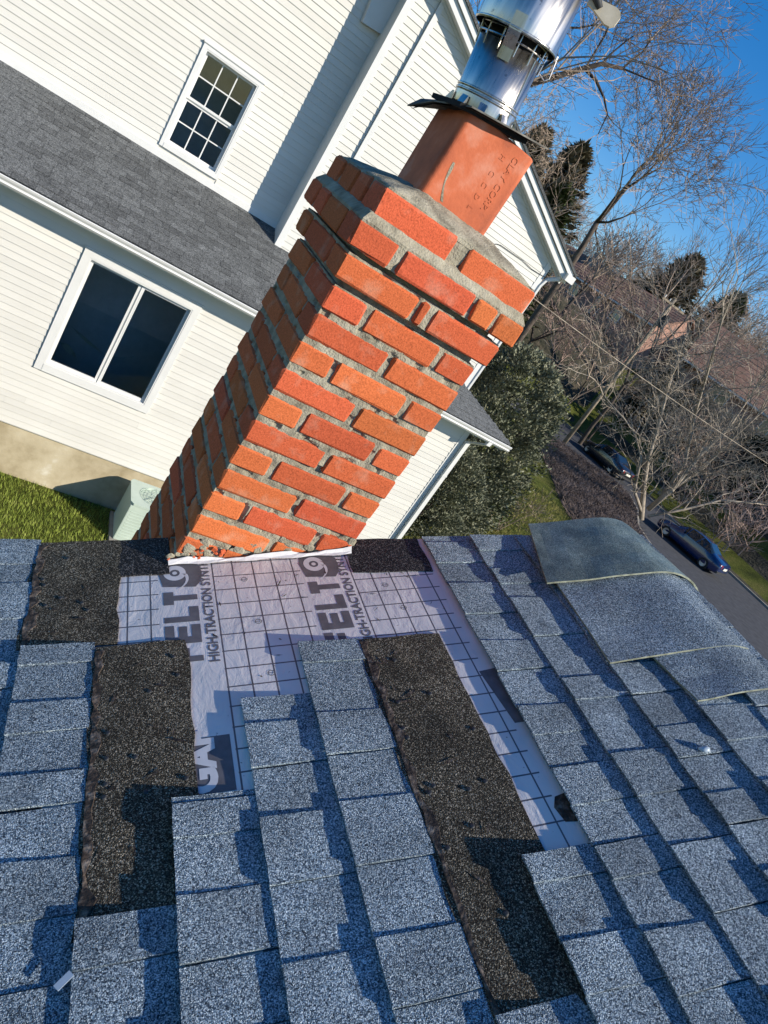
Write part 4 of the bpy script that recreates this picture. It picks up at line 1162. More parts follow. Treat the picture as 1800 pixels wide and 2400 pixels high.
# ---- windows
def window(rect, Y, rows_, cols, casing, sash_w, depth, split):
    x0, x1, z0, z1 = rect
    wo = Vector(((x0 + x1) / 2, Y, z0))
    root = empty('window', wo - WO, wh)
    def part(mb, name, mat, fix=True):
        mb.v = [tuple(Vector(p) - wo) for p in mb.v]
        return mb.build(name, mat, root, fix=fix)
    f = MB()
    c = casing
    f.box(x0, x0 + c, Y - .035, Y + .02, z0, z1); f.box(x1 - c, x1, Y - .035, Y + .02, z0, z1)
    f.box(x0 + c, x1 - c, Y - .035, Y + .02, z1 - c, z1); f.box(x0 + c, x1 - c, Y - .04, Y + .02, z0, z0 + c * 1.1)
    part(f, 'casing', M['trim'])
    h = MB(); h.box(x0 - .015, x1 + .015, Y - .05, Y - .002, z1 + .001, z1 + .022)
    part(h, 'head_flashing', M['trim'])
    ix0, ix1, iz0, iz1 = x0 + c + .001, x1 - c - .001, z0 + c * 1.1 + .001, z1 - c - .001
    jb = MB(); t = 0.018
    jb.box(ix0, ix0 + t, Y - .03, Y + depth + .03, iz0, iz1); jb.box(ix1 - t, ix1, Y - .03, Y + depth + .03, iz0, iz1)
    jb.box(ix0 + t, ix1 - t, Y - .03, Y + depth + .03, iz1 - t, iz1); jb.box(ix0 + t, ix1 - t, Y - .03, Y + depth + .03, iz0, iz0 + t)
    part(jb, 'jamb', M['trim'])
    ix0 += t; ix1 -= t; iz0 += t; iz1 -= t
    sashes = []
    if split == 'v':
        mid = (ix0 + ix1) / 2
        sashes = [(ix0, mid - .001, iz0, iz1, depth), (mid + .001, ix1, iz0, iz1, depth - .012)]
    else:
        mid = (iz0 + iz1) / 2
        sashes = [(ix0, ix1, mid - .001, iz1, depth - .025), (ix0, ix1, iz0, mid - .002, depth)]
    for (a, b, c0, d, dp) in sashes:
        yy = Y + dp
        s_ = MB(); sw = sash_w
        s_.box(a, a + sw, yy - .02, yy + .02, c0, d); s_.box(b - sw, b, yy - .02, yy + .02, c0, d)
        s_.box(a + sw, b - sw, yy - .02, yy + .02, d - sw, d); s_.box(a + sw, b - sw, yy - .02, yy + .02, c0, c0 + sw)
        part(s_, 'sash', M['trim'])
        ga, gb, gc, gd = a + sw, b - sw, c0 + sw, d - sw
        for r in range(rows_):
            for q in range(cols):
                part(MB().box(ga + (gb - ga) * q / cols, ga + (gb - ga) * (q + 1) / cols, yy - .002, yy + .002, gc + (gd - gc) * r / rows_, gc + (gd - gc) * (r + 1) / rows_), 'pane', M['glass'])
        mw = 0.009
        for r in range(1, rows_):
            zz1 = gc + (gd - gc) * r / rows_
            part(MB().box(ga, gb, yy - .009, yy + .009, zz1 - mw, zz1 + mw), 'muntin', M['trim'])
        for q in range(1, cols):
            xx = ga + (gb - ga) * q / cols
            part(MB().box(xx - mw, xx + mw, yy - .0095, yy + .0095, gc, gd), 'muntin', M['trim'])
    rm_ = MB()      # the room behind, open towards the window
    X0, X1, Z0_, Z1_ = x0 - 0.5, x1 + 0.5, z0 - 0.6, z1 + 0.3
    ya, yb = Y + depth + .06, Y + 1.3
    rm_.add([(X0, ya, Z0_), (X1, ya, Z0_), (X1, yb, Z0_), (X0, yb, Z0_), (X0, ya, Z1_), (X1, ya, Z1_), (X1, yb, Z1_), (X0, yb, Z1_)],
            [(0, 1, 2, 3), (4, 7, 6, 5), (1, 5, 6, 2), (2, 6, 7, 3), (3, 7, 4, 0)])
    part(rm_, 'room', M['room'], fix=False)
    return root
window(LW, YL, 1, 1, 0.105, 0.045, 0.05, 'v')
window(UW, YM, 2, 3, 0.060, 0.038, 0.09, 'h')
lf = MB()          # pale curved things standing inside the lower window
for (p0, p1, p2, wd) in (((155, 706), (185, 738), (226, 768), 0.035), ((128, 740), (148, 752), (165, 775), 0.06), ((232, 770), (262, 778), (290, 772), 0.02)):
    A, B, C_ = [at_y(*p, YL + 0.5) for p in (p0, p1, p2)]
    for i in range(8):
        f = i / 7; q = A * (1 - f) ** 2 + B * 2 * f * (1 - f) + C_ * f * f
        w_ = wd * math.sin(math.pi * (f * .94 + .03))
        lf.v += [tuple(q + Vector((0.2 * w_, 0, w_))), tuple(q - Vector((0.2 * w_, -0.05, w_)))]
        if i:
            k = len(lf.v); lf.f.append((k - 4, k - 3, k - 1, k - 2))
tag(lf.build('indoor_plant', M['leafy']), 'pale curved leaves seen inside the lower left window', 'plant')

# ---- lean-to roof with its shingles, gutter, soffit
ZG, YGU = -1.405, 8.80
SLP = (-0.555 - ZG) / (YM - YGU)
def lt(x, y, up=0): return Vector((x, y, ZG + (y - YGU) * SLP + up))
ltr = MB()
ltr.prism([lt(-2.6, YGU, -.03), lt(7.53, YGU, -.03), lt(7.53 - (YM - YGU), YM, -.03), lt(-2.6, YM, -.03)], (0, 0, 0.028))
def hipz(x): return ZG + (7.53 - x) * SLP
ltr.prism([(7.53, YGU, ZG - .03), (7.53, 13.5, ZG - .03), (7.165, 13.5, hipz(7.165) - .03), (7.165, YG + .1, hipz(7.165) - .03), (7.165, YG - .1, hipz(7.165) - .03), (6.0, 10.33, hipz(6.0) - .03)], (0, 0, 0.028))
lroof = wpart(ltr, 'lean_to_roof', M['roof_far'])
sl_len = math.hypot(1, SLP)
ang = math.atan(SLP)
EX2 = 0.138
def sh_mesh(L, h):
    mb = MB()
    mb.v = [(0, 0, -.002), (L, 0, -.002), (L, EX2 + .02, -.002), (0, EX2 + .02, -.002), (0, 0, .007 + h), (L, 0, .007 + h), (L, EX2 + .02, .001), (0, EX2 + .02, .001)]
    mb.f = [(4, 5, 6, 7), (0, 1, 5, 4), (1, 2, 6, 5), (3, 0, 4, 7)]
    return mb
cands = []
nc = int((YM - YGU) * sl_len / EX2) + 1
rr = random.Random(9)
stuffm = MB()
_shm = {}
for c in range(nc):
    x = -2.6
    y = YGU - 0.02 + c * EX2 / sl_len
    xmax = 7.50 - (y - YGU)
    while x < xmax - 0.05:
        L = rr.choice((0.16, 0.20, 0.25, 0.29))
        L = min(L, xmax - x)
        h = rr.choice((0.0, 0.0045))
        vis = (-1.95 + 0.13 * c * 0.0 < x < 3.15) and y < YM - 0.1
        cands.append((x, y, L, h, vis)); x += L
named = sorted([c for c in cands if c[4]], key=lambda c: abs(c[0] - 0.6))[:298]
ns = set(named)
for (x, y, L, h, vis) in cands:
    if (x, y, L, h, vis) in ns:
        key = (round(L, 3), h)
        if key not in _shm: _shm[key] = sh_mesh(L - 0.004, h).mesh('shingle', M['roof_far'])
        link('shingle', _shm[key], lroof, lt(x, y, 0.001) - WO, (ang, 0, 0))
    else:
        mb = sh_mesh(L - 0.004, h)
        mt = Matrix.Translation(lt(x, y, 0.001) - WO) @ Matrix.Rotation(ang, 4, 'X')
        stuffm.add([mt @ Vector(p) for p in mb.v], mb.f)
tag(stuffm.build('outer_shingles', M['roof_far'], lroof), kind='stuff')
hp_ = MB()     # hip cap
a, b = lt(7.53, YGU, .016), lt(7.53 - 1.75, YGU + 1.75, .016)
dv = (b - a)
for i in range(14):
    q0 = a + dv * (i / 14); q1 = a + dv * ((i + 1.1) / 14)
    s1, s2 = Vector((-.13, -.0, -.018)), Vector((.02, .13, -.045))
    hp_.add([q0 + s1, q0 + Vector((0, 0, .012)), q0 + s2, q1 + s1, q1, q1 + s2], [(0, 1, 4, 3), (1, 2, 5, 4)])
wpart(hp_, 'hip_cap', M['roof_far'])
gt = MB()
sec = [(0, 0), (-.075, 0), (-.100, .030), (-.092, .055), (-.112, .085), (-.120, .112), (-.108, .120), (-.100, .105), (-.090, .02), (-.01, .015), (-.004, .118), (0, .118)]
n = len(sec)
gt.v = [(-2.6, YGU + .045 + a, ZG - .135 + b) for a, b in sec] + [(7.56, YGU + .045 + a, ZG - .135 + b) for a, b in sec]
gt.f = [tuple(range(n - 1, -1, -1)), tuple(range(n, 2 * n))] + [(i, (i + 1) % n, n + (i + 1) % n, n + i) for i in range(n)]
wpart(gt, 'gutter', M['trim'])
wpart(MB().box(-2.6, 7.50, YGU + .05, YGU + .07, ZG - .17, ZG - .02), 'fascia', M['trim'])
wpart(MB().box(-2.6, 7.48, YGU + .071, YL + .02, ZG - .17, ZG - .155), 'soffit', M['trim'])
wpart(MB().box(6.88, 7.50, YL + .021, 13.4, ZG - .17, ZG - .155), 'side_soffit', M['trim'])
wpart(MB().box(-2.3, 6.80, YL - .026, YL, -1.60, -1.455), 'frieze_board', M['trim'])
ds = MB()
dp = [(7.12, YGU - .01, ZG - .12), (7.10, YGU - .01, ZG - .20), (6.96, YL - .07, ZG - .40), (6.955, YL - .07, ZG - .48), (6.955, YL - .07, -5.6)]
for i in range(len(dp) - 1):
    A, B = Vector(dp[i]), Vector(dp[i + 1])
    ex, ey = Vector((.042, 0, 0)), Vector((0, .034, 0))
    ds.hexa([A - ex - ey, A + ex - ey, A + ex + ey, A - ex + ey, B - ex * 1.02 - ey, B + ex * 1.02 - ey, B + ex * 1.02 + ey, B - ex * 1.02 + ey])
wpart(ds, 'downspout', M['trim'])
for zb in (-2.6, -4.4):
    wpart(MB().box(6.905, 7.005, YL - .107, YL - .02, zb, zb + .03), 'downspout_strap', M['trim'])

# ---- air conditioner
AO = Vector((2.31, 8.66, -5.68))
ac = tag(empty('air_conditioner', AO), 'pale green air conditioning unit standing against the foundation', 'air conditioner')
def apart(mb, name, mat, parent=None, bev=0, smooth=False):
    o = mb.build(name, mat, parent or ac, fix=True, smooth=smooth)
    if bev: bevel_mesh(o.data, bev, 2)
    return o
AH = 0.80
apart(MB().box(-.46, .46, -.42, .42, 0.0, 0.06), 'pad', M['kerb'])
cab = apart(MB().box(-.41, .41, -.36, .36, 0.061, AH - .04), 'cabinet', M['ac'], bev=.015)
tp = MB(); N = 40
out_ = []; inn = []
for i in range(N):
    t = 2 * math.pi * i / N; c_, s_ = math.cos(t), math.sin(t)
    k = 1 / max(abs(c_) / .425, abs(s_) / .375)
    out_.append((c_ * k, s_ * k)); inn.append((c_ * .285, s_ * .285))
for ring_, z_ in ((out_, AH - .035), (out_, AH), (inn, AH), (inn, AH - .10)):
    tp.v += [(x, y, z_) for x, y in ring_]
for l in range(3):
    for i in range(N):
        j = (i + 1) % N; tp.f.append((l * N + i, l * N + j, (l + 1) * N + j, (l + 1) * N + i))
apart(tp, 'top_panel', M['ac'])
fp = MB(); fp.v = [(math.cos(2 * math.pi * i / 24) * .284, math.sin(2 * math.pi * i / 24) * .284, AH - .09) for i in range(24)]; fp.f = [tuple(range(24))]
apart(fp, 'fan_well', M['dark'])
gr = MB()
for r0 in (.05, .10, .15, .20, .25, .28):
    gr.tube([(math.cos(R(a)) * r0, math.sin(R(a)) * r0, AH + .012 - r0 * .03) for a in range(0, 361, 20)], .004, 4)
for a in range(0, 360, 45):
    gr.tube([(0, 0, AH + .014), (math.cos(R(a)) * .285, math.sin(R(a)) * .285, AH + .004)], .005, 4)
apart(gr, 'fan_guard', M['ac'])
fb2 = MB()
for a in range(0, 360, 90):
    t = R(a + 20); d = Vector((math.cos(t), math.sin(t), 0)); e_ = Vector((-d.y, d.x, 0))
    fb2.add([d * .05 - e_ * .03 + Vector((0, 0, AH - .08)), d * .25 - e_ * .09 + Vector((0, 0, AH - .085)), d * .25 + e_ * .06 + Vector((0, 0, AH - .05)), d * .05 + e_ * .03 + Vector((0, 0, AH - .05))], [(0, 1, 2, 3)])
apart(fb2, 'fan_blade', M['rim'])
for sx in (-1, 1):
    for i in range(10):
        apart(MB().box(-.36, .36, sx * .361 - .004, sx * .361 + .004, .14 + i * .055, .152 + i * .055), 'louvre', M['ac'])

# ================================================================== vegetation
class Tree:
    def __init__(s, seed, twig_min=0.006, sides=3):
        s.r = random.Random(seed); s.T = MB(); s.C = MB(); s.tm = twig_min; s.sides = sides
    def grow(s, p, d, L, r, lvl, mx, spread, up, kids, lf=0.74, rfac=0.62, side=2, wob=0.16):
        R_ = s.r
        n = 3 if lvl < 3 else 2
        pts = [p.copy()]; rs = [r]
        d = d.normalized()
        q = p.copy()
        for i in range(n):
            d = (d + Vector((R_.uniform(-wob, wob), R_.uniform(-wob, wob), R_.uniform(-wob, wob) + up * 0.12))).normalized()
            q = q + d * (L / n)
            pts.append(q.copy()); rs.append(max(s.tm * 0.7, r + (r * rfac - r) * (i + 1) / n))
        (s.T if r > s.tm * 5 and lvl <= 2 else s.C).tube(pts, rs, 6 if lvl < 2 else (4 if r > s.tm * 3 else s.sides), cap=False)
        if lvl >= mx: return
        k = R_.choice(kids)
        a0 = R_.uniform(0, 6.28)
        o = d.orthogonal().normalized(); o2 = d.cross(o)
        for i in range(k):
            t = a0 + 6.283 * i / k + R_.uniform(-.5, .5)
            sp = spread * R_.uniform(0.55, 1.25)
            nd = d * math.cos(sp) + (o * math.cos(t) + o2 * math.sin(t)) * math.sin(sp)
            s.grow(q, nd, L * lf * R_.uniform(.75, 1.2), max(s.tm, r * rfac * R_.uniform(.8, 1)), lvl + 1, mx, spread, up, kids, lf, rfac, side, wob)
        for i in range(side if lvl >= 1 else 0):
            f = R_.uniform(.25, .95); j = min(n - 1, int(f * n)); b = pts[j].lerp(pts[j + 1], f * n - j)
            t = R_.uniform(0, 6.28); nd = d * .55 + (o * math.cos(t) + o2 * math.sin(t)) * .85
            s.grow(b, nd, L * lf * R_.uniform(.4, .8), max(s.tm, r * .35), max(lvl + 2, mx - 2), mx, spread, up, kids, lf, rfac, max(0, side - 1), wob)
    def limb(s, pts, r0, r1):
        n = len(pts); s.T.tube(pts, [r0 + (r1 - r0) * i / (n - 1) for i in range(n)], 8, cap=True)
    def build(s, name, label, base, mat, twig, group=None, cat='tree'):
        root = tag(empty(name, base), label, cat, group)
        b = Vector(base)
        for mb, nm, mt in ((s.T, 'trunk', mat), (s.C, 'crown', twig)):
            if not mb.v: continue
            mb.v = [(p[0] - b.x, p[1] - b.y, p[2] - b.z) for p in mb.v]
            mb.build(nm, mt, root, smooth=(nm == 'trunk'))
        return root
def gp(x, y): return Vector((x, y, gz(x, y)))

# the tall bare tree whose limb reaches out beside the cap
Y1 = 32.0
t1 = Tree(3, 0.0095)
fork = at_y(1105, 190, Y1)
b1 = gp(fork.x - 1.2, Y1)
t1.limb([b1 - Vector((0, 0, .2)), b1 + Vector((.1, 0, 4)), b1 + Vector((.5, .1, 8.5)), fork + Vector((-.4, .3, -2.0)), fork], .42, .24)
lm1 = [fork, at_y(1178, 172, Y1), at_y(1265, 147, Y1 - .3), at_y(1300, 138, Y1 - .5), at_y(1345, 148, Y1 - .4)]
t1.limb(lm1, .17, .075)
lm2 = [at_y(1262, 147, Y1 - .3), at_y(1288, 175, Y1 - .7), at_y(1305, 212, Y1 - .9), at_y(1312, 248, Y1 - 1.0), at_y(1292, 290, Y1 - 1.3)]
t1.limb(lm2, .085, .02)
top_ = fork + Vector((.2, .2, 4.0))
t1.limb([fork, fork + Vector((.0, .1, 2)), top_], .22, .15)
for base_, d_, L_, r_0 in ((lm1[-1], Vector((.45, .1, .9)), 1.9, .06), (lm1[-1], Vector((.9, -.2, .5)), 1.6, .05), (lm1[3], Vector((.2, .3, 1)), 2.0, .055), (lm1[2], Vector((.1, -.3, 1)), 2.1, .055), (lm1[2], Vector((.6, .5, .6)), 1.6, .04), (lm1[1], Vector((.2, .3, 1)), 1.8, .045),
                        (lm2[1], Vector((.8, -.2, .2)), 1.3, .03), (lm2[2], Vector((.7, .3, .1)), 1.3, .03), (lm2[2], Vector((-.6, .3, .4)), 1.2, .025), (lm2[3], Vector((.4, -.3, -.3)), 1.2, .025), (lm2[3], Vector((-.7, .2, .2)), 1.2, .022), (lm2[4], Vector((-.3, .1, -.8)), 1.0, .02), (lm2[4], Vector((.4, .1, -.7)), .9, .018),
                        (lm1[4], Vector((.5, .2, -.1)), 1.3, .03), (lm1[1], Vector((.1, -.2, -.9)), 1.2, .025), (lm1[2], Vector((-.5, .2, -.8)), 1.3, .025), (top_, Vector((.4, .2, .8)), 2.1, .09), (top_, Vector((.6, -.3, .45)), 2.0, .08), (top_, Vector((.2, .5, 1)), 2.2, .09), (top_, Vector((-.4, -.4, 1)), 2.5, .09), (top_ + Vector((0, 0, -1.2)), Vector((.7, .2, .5)), 2.0, .07)):
    t1.grow(base_, d_, L_, r_0, 2, 7, .50, .1, (2, 3), .80, .60, 2, .26)
t1.build('bare_tree', 'tall bare tree with a dark limb reaching out beside the metal cap', b1, M['bark_dark'], M['twig'], 'bare winter trees')

# the leaning bare tree beyond the gable corner
Y2 = 37.0
t2 = Tree(8, 0.013)
f2 = at_y(1290, 480, Y2)
b2 = gp(at_y(1225, 585, Y2).x, Y2)
t2.limb([b2 - Vector((0, 0, .2)), b2 + Vector((.05, 0, 3)), at_y(1228, 580, Y2), at_y(1262, 528, Y2), f2], .26, .16)
for tip, r0 in (((1352, 408), .13), ((1330, 425), .10), ((1345, 470), .07), ((1290, 520), .05)):
    e2 = at_y(*tip, Y2 + rng.uniform(-1.5, 1.5))
    t2.limb([f2, f2.lerp(e2, .5) + Vector((0, 0, -.15)), e2], r0 * 1.2, r0 * .7)
    d_ = (e2 - f2).normalized()
    for k in range(3):
        t2.grow(e2, d_ + Vector((rng.uniform(-.5, .5), rng.uniform(-.5, .5), rng.uniform(-.1, .5))), 2.0, r0 * .55, 2, 7, .45, .25, (2, 3), .78, .62, 2, .24)
t2.build('bare_tree', 'forked bare tree against blue sky just right of the white gable', b2, M['bark'], M['twig'], 'bare winter trees')

# the pale many-stemmed street tree by the kerb
b3 = at_z(1385, 1122, -5.66)
Y3 = b3.y
t3 = Tree(15, 0.010)
stems = [[(1385, 1122), (1392, 1040), (1400, 990), (1420, 930), (1440, 850), (1470, 760)],
         [(1400, 1100), (1450, 1060), (1510, 985), (1570, 930), (1659, 800)],
         [(1440, 1065), (1520, 1010), (1590, 940), (1690, 850)],
         [(1388, 1110), (1370, 1060), (1385, 990), (1370, 930), (1300, 850)],
         [(1420, 1085), (1480, 1000), (1500, 900), (1530, 800), (1560, 690)],
         [(1400, 1115), (1480, 1100), (1560, 1080), (1659, 1090)]]
for i, st in enumerate(stems):
    P_ = [at_y(*p, Y3 + (j * rng.uniform(-.5, .5))) for j, p in enumerate(st)]
    r0 = (.17, .17, .12, .10, .12, .09)[i]
    t3.limb(P_, r0, .035)
    for j in range(1, len(P_)):
        d0 = (P_[j] - P_[j - 1]).normalized()
        for k in range(3 if j < len(P_) - 1 else 4):
            t3.grow(P_[j].lerp(P_[j - 1], rng.random() * .6), d0 * .8 + Vector((rng.uniform(-.7, .7), rng.uniform(-.7, .7), rng.uniform(-.2, .8))), rng.uniform(1.4, 2.4), .04, 2, 6, .5, .12, (2, 2, 3), .74, .6, 2, .24)
t3.build('street_tree', 'pale barked bare street tree spreading many limbs beside the parked cars', b3, M['bark_pale'], M['bark_pale'])

def bare(name, label, px, py_top, Y, spreadm=.5, seed=1, tw=.016, r0=.22, mat='bark', twig='twig', group='bare winter trees', mx=6, first=.32, kids=(2, 3), up=.3, side=2):
    top = at_y(px, py_top, Y)
    b = gp(top.x, Y)
    H = top.z - b.z
    t = Tree(seed, tw)
    L0 = H * first
    t.grow(b - Vector((0, 0, .1)), Vector((rng.uniform(-.08, .08), rng.uniform(-.08, .08), 1)), L0, r0, 0, mx, spreadm, up, kids, .76, .66, side, .12)
    return t.build(name, label, b, M[mat], M[twig], group)
bare('bare_tree', 'fine twigged bare tree against the sky at the right edge', 1640, 470, 40, .38, 31, .012, .2, first=.30, up=.5, kids=(2, 3))
bare('bare_tree', 'thin bare tree between the dark spruce and the right edge sky', 1575, 560, 52, .40, 32, .015, .2, up=.5)
bare('bare_tree', 'bushy bare tree below the forked tree, in front of brown roof', 1330, 520, 58, .5, 33, .02, .24)
bare('bare_tree', 'bushy bare tree between forked tree and dark spruce', 1410, 500, 62, .5, 34, .02, .24)
bare('bare_tree', 'bare tree with brown twigs hiding the left end of the brick bungalow', 1240, 600, 50, .55, 35, .018, .2, twig='twig_red')
bare('bare_tree', 'small bare tree in front of the brick bungalow wall', 1300, 680, 46, .55, 36, .016, .15, twig='twig_red')
bare('bare_tree', 'bare tree standing left of the utility pole', 1330, 720, 42, .55, 37, .014, .14)
bare('bare_tree', 'bare tree at the left behind the cap and gable rake', 1045, 20, 30, .5, 38, .012, .22)
bare('bare_tree', 'bare tree under the drooping limb, beside the brown conifers', 1210, 260, 46, .5, 39, .016, .2, up=.35)
bare('bare_tree', 'slender bare tree in front of the far right house wall', 1610, 760, 44, .45, 40, .014, .12)
bare('bare_tree', 'low bare tree beyond the black parked car', 1350, 850, 44, .6, 41, .014, .12, twig='bark_pale')
bare('bare_tree', 'low bare tree between the two parked cars on the far bank', 1480, 900, 46, .6, 42, .014, .12, twig='bark_pale')

# a tangle of bare trees on the far bank: three forms, copied
forms = []
for i in range(3):
    t = Tree(200 + i, .020)
    t.grow(Vector((0, 0, -.2)), Vector((.05, .02, 1)), 2.6, .16, 0, 6, .55, .28, (2, 3), .78, .66, 2, .16)
    forms.append((t.T.mesh('trunk', M['bark'], True), t.C.mesh('crown', M['twig'])))
rt = random.Random(303)
nt_ = 0
while nt_ < 26:
    az = R(rt.uniform(29, 52)); rr_ = rt.choice((rt.uniform(50, 60), rt.uniform(92, 112), rt.uniform(92, 112)))
    x, y = rr_ * math.sin(az), rr_ * math.cos(az)
    if max(x - 43.5, y - 48) < 0: continue
    root = tag(empty('bare_tree', gp(x, y)), 'short bare tan tree in the tangle on the bank below the brown roofs' if rr_ < 70 else 'hazy bare tree of the wood on the hilltop behind the brown roofs', 'tree', 'bare trees of the tangle' if rr_ < 70 else 'bare trees of the hilltop wood')
    root.rotation_euler = (0, 0, rt.uniform(0, 6.28)); k = rt.uniform(.55, .8) if rr_ < 70 else rt.uniform(.9, 1.3); root.scale = (k, k, k)
    T_, C_ = forms[nt_ % 3]
    link('trunk', T_, root); link('crown', C_, root)
    nt_ += 1

def conifer(label, px, py, Y, rad, seed, mat, n=2600, group='far conifers', size=.34, drop=-.18):
    top = at_y(px, py, Y); b = gp(top.x, Y); H = top.z - b.z
    r = random.Random(seed)
    root = tag(empty('conifer_tree', b), label, 'tree', group)
    tr = MB(); tr.tube([(0, 0, -.1), (0, 0, H * .5), (0, 0, H * .98)], [.2, .13, .02], 7); tr.build('trunk', M['bark_dark'], root, smooth=True)
    c = MB()
    nb = int(n / 22)
    for i in range(nb):
        f = (i + .5) / nb; f = f ** .8
        z_ = H * (.08 + .92 * f)
        Lb = rad * (1 - f) ** .8 * r.uniform(.6, 1.15) + .12
        a = i * 2.399 + r.uniform(-.3, .3)
        d = Vector((math.cos(a), math.sin(a), drop + r.uniform(-.1, .25) + f * .5)).normalized()
        sd = Vector((-math.sin(a), math.cos(a), 0))
        for k in range(22):
            g_ = r.random() ** .7
            q = Vector((0, 0, z_)) + d * Lb * g_ + sd * r.uniform(-1, 1) * Lb * .22 * (1.1 - g_) + Vector((0, 0, -.10 * g_ * Lb + r.uniform(-.08, .08)))
            e1 = (d + Vector((r.uniform(-.7, .7), r.uniform(-.7, .7), r.uniform(-.5, .4)))).normalized() * size * r.uniform(.5, 1.1)
            e2 = (sd + Vector((r.uniform(-.6, .6), r.uniform(-.6, .6), r.uniform(-.6, .6)))).normalized() * size * .28
            c.add([q - e2, q + e1 * .5 - e2 * .6, q + e1, q + e2], [(0, 1, 2, 3)])
    c.build('crown', M[mat], root)
conifer('brown green conifer right of the clay flue, leftmost of the far conifers', 1178, 285, 50, 5.0, 1, 'conifer', 9000, size=.8)
conifer('brown green conifer with a rounded top left of the forked tree', 1262, 320, 54, 6.0, 2, 'conifer', 9500, size=.8)
conifer('yellow green conifer just beyond the white gable rake', 1225, 410, 46, 4.4, 3, 'conifer_g', 7000, size=.7)
conifer('dark ragged spruce standing above the brown roof', 1508, 560, 66, 6.5, 4, 'conifer', 8000, size=.95)
conifer('dark spruce close behind the ragged spruce', 1450, 600, 70, 6.0, 5, 'conifer', 6000, size=.95)
conifer('green conifer left of the flue in the far wood', 1135, 330, 56, 5.5, 6, 'conifer', 7000, size=.8)
conifer('green evergreen above the far right roof', 1600, 640, 74, 7, 7, 'conifer_g', 6000, size=.95)
conifer('small dark evergreen at the wall corner of the far right house', 1530, 800, 49, 1.1, 8, 'conifer', 2600, size=.26)
conifer('dark evergreen behind the utility pole', 1470, 780, 47, 1.3, 9, 'conifer', 2600, size=.26)
conifer('dark hemlock in the shade right of the street tree', 1600, 985, 44, 1.8, 10, 'conifer', 3000, size=.3)

def shrub(label, c, rx, ry, H, seed, mat, clumps=240, per=60, size=.11, name='evergreen_shrub'):
    r = random.Random(seed)
    b = gp(c[0], c[1])
    root = tag(empty(name, b), label, 'shrub')
    st = MB()
    for i in range(7):
        a = r.uniform(0, 6.28); e_ = Vector((math.cos(a) * rx * .5, math.sin(a) * ry * .5, H * r.uniform(.5, .85)))
        st.tube([(0, 0, -.1), e_ * .4 + Vector((0, 0, .2)), e_], [.06, .04, .015], 5)
    st.build('stem', M['bark_dark'], root)
    m_ = MB()
    for i in range(clumps):
        a = r.uniform(0, 6.28); v = r.random()
        zf = v
        prof = (0.62 + 0.75 * zf - 1.32 * zf * zf) if zf < .5 else 0.72 * math.sqrt(max(0, 1 - ((zf - .42) / .58) ** 2)) + .05
        k = r.uniform(.6, 1.08) * prof * 1.25
        cen = Vector((math.cos(a) * rx * k, math.sin(a) * ry * k, H * (.03 + .95 * zf)))
        out = Vector((math.cos(a), math.sin(a), .35 + zf)).normalized()
        cs_ = r.uniform(.7, 1.2)
        for j in range(per):
            q = cen + Vector((r.gauss(0, .13), r.gauss(0, .13), r.gauss(0, .10))) * cs_ + out * r.uniform(-.1, .12)
            e1 = (out + Vector((r.uniform(-1, 1), r.uniform(-1, 1), r.uniform(-.6, .8)))).normalized() * size * r.uniform(.6, 1.3)
            e2 = e1.cross(Vector((r.uniform(-1, 1), r.uniform(-1, 1), r.uniform(-1, 1)))).normalized() * size * .26
            m_.add([q - e2 * .4, q + e1 * .55 - e2, q + e1, q + e1 * .55 + e2], [(0, 1, 2, 3)])
    m_.build('foliage', M[mat], root)
shrub('large blue green evergreen standing right of the lean-to roof corner', (11.6, 15.4), 2.0, 2.0, 5.45, 1, 'evergreen', 460, 110, .105)
shrub('lower dark evergreen beside the white downspout', (10.0, 13.5), 1.35, 1.3, 2.6, 2, 'evergreen', 240, 100, .085)
shrub('low olive evergreen in front of the large blue green one', (12.9, 15.6), 1.2, 1.2, 2.0, 3, 'conifer_g', 120, 50, .10)

for i, (lab, px, py, Y) in enumerate((('dark rounded evergreen right of the street tree trunk', 1500, 985, 40.5), ('dark rounded evergreen under the far right house', 1585, 1040, 39), ('dark evergreen at the right edge above the blue car', 1650, 1090, 36.5), ('dark evergreen directly beyond the blue car', 1560, 1115, 34.5), ('dark rounded evergreen beyond the black car', 1400, 880, 48.5))):
    b_ = at_y(px, py, Y)
    g0 = gp(b_.x, Y)
    shrub(lab, (b_.x, Y), 2.0, 1.6, max(1.6, b_.z - g0.z), 60 + i, 'shaded_leaf', 150, 40, .24)

# bare shrub on the lawn
t5 = Tree(51, .006)
b5 = gp(14.6, 15.6)
for i in range(6):
    t5.grow(b5, Vector((rng.uniform(-.5, .5), rng.uniform(-.5, .5), 1)), .75, .022, 1, 5, .45, .15, (2, 3), .75, .6, 1, .2)
t5.build('bare_shrub', 'leafless twiggy shrub on the sunlit lawn near the roof edge', b5, M['bark_dark'], M['twig'], None, 'shrub')

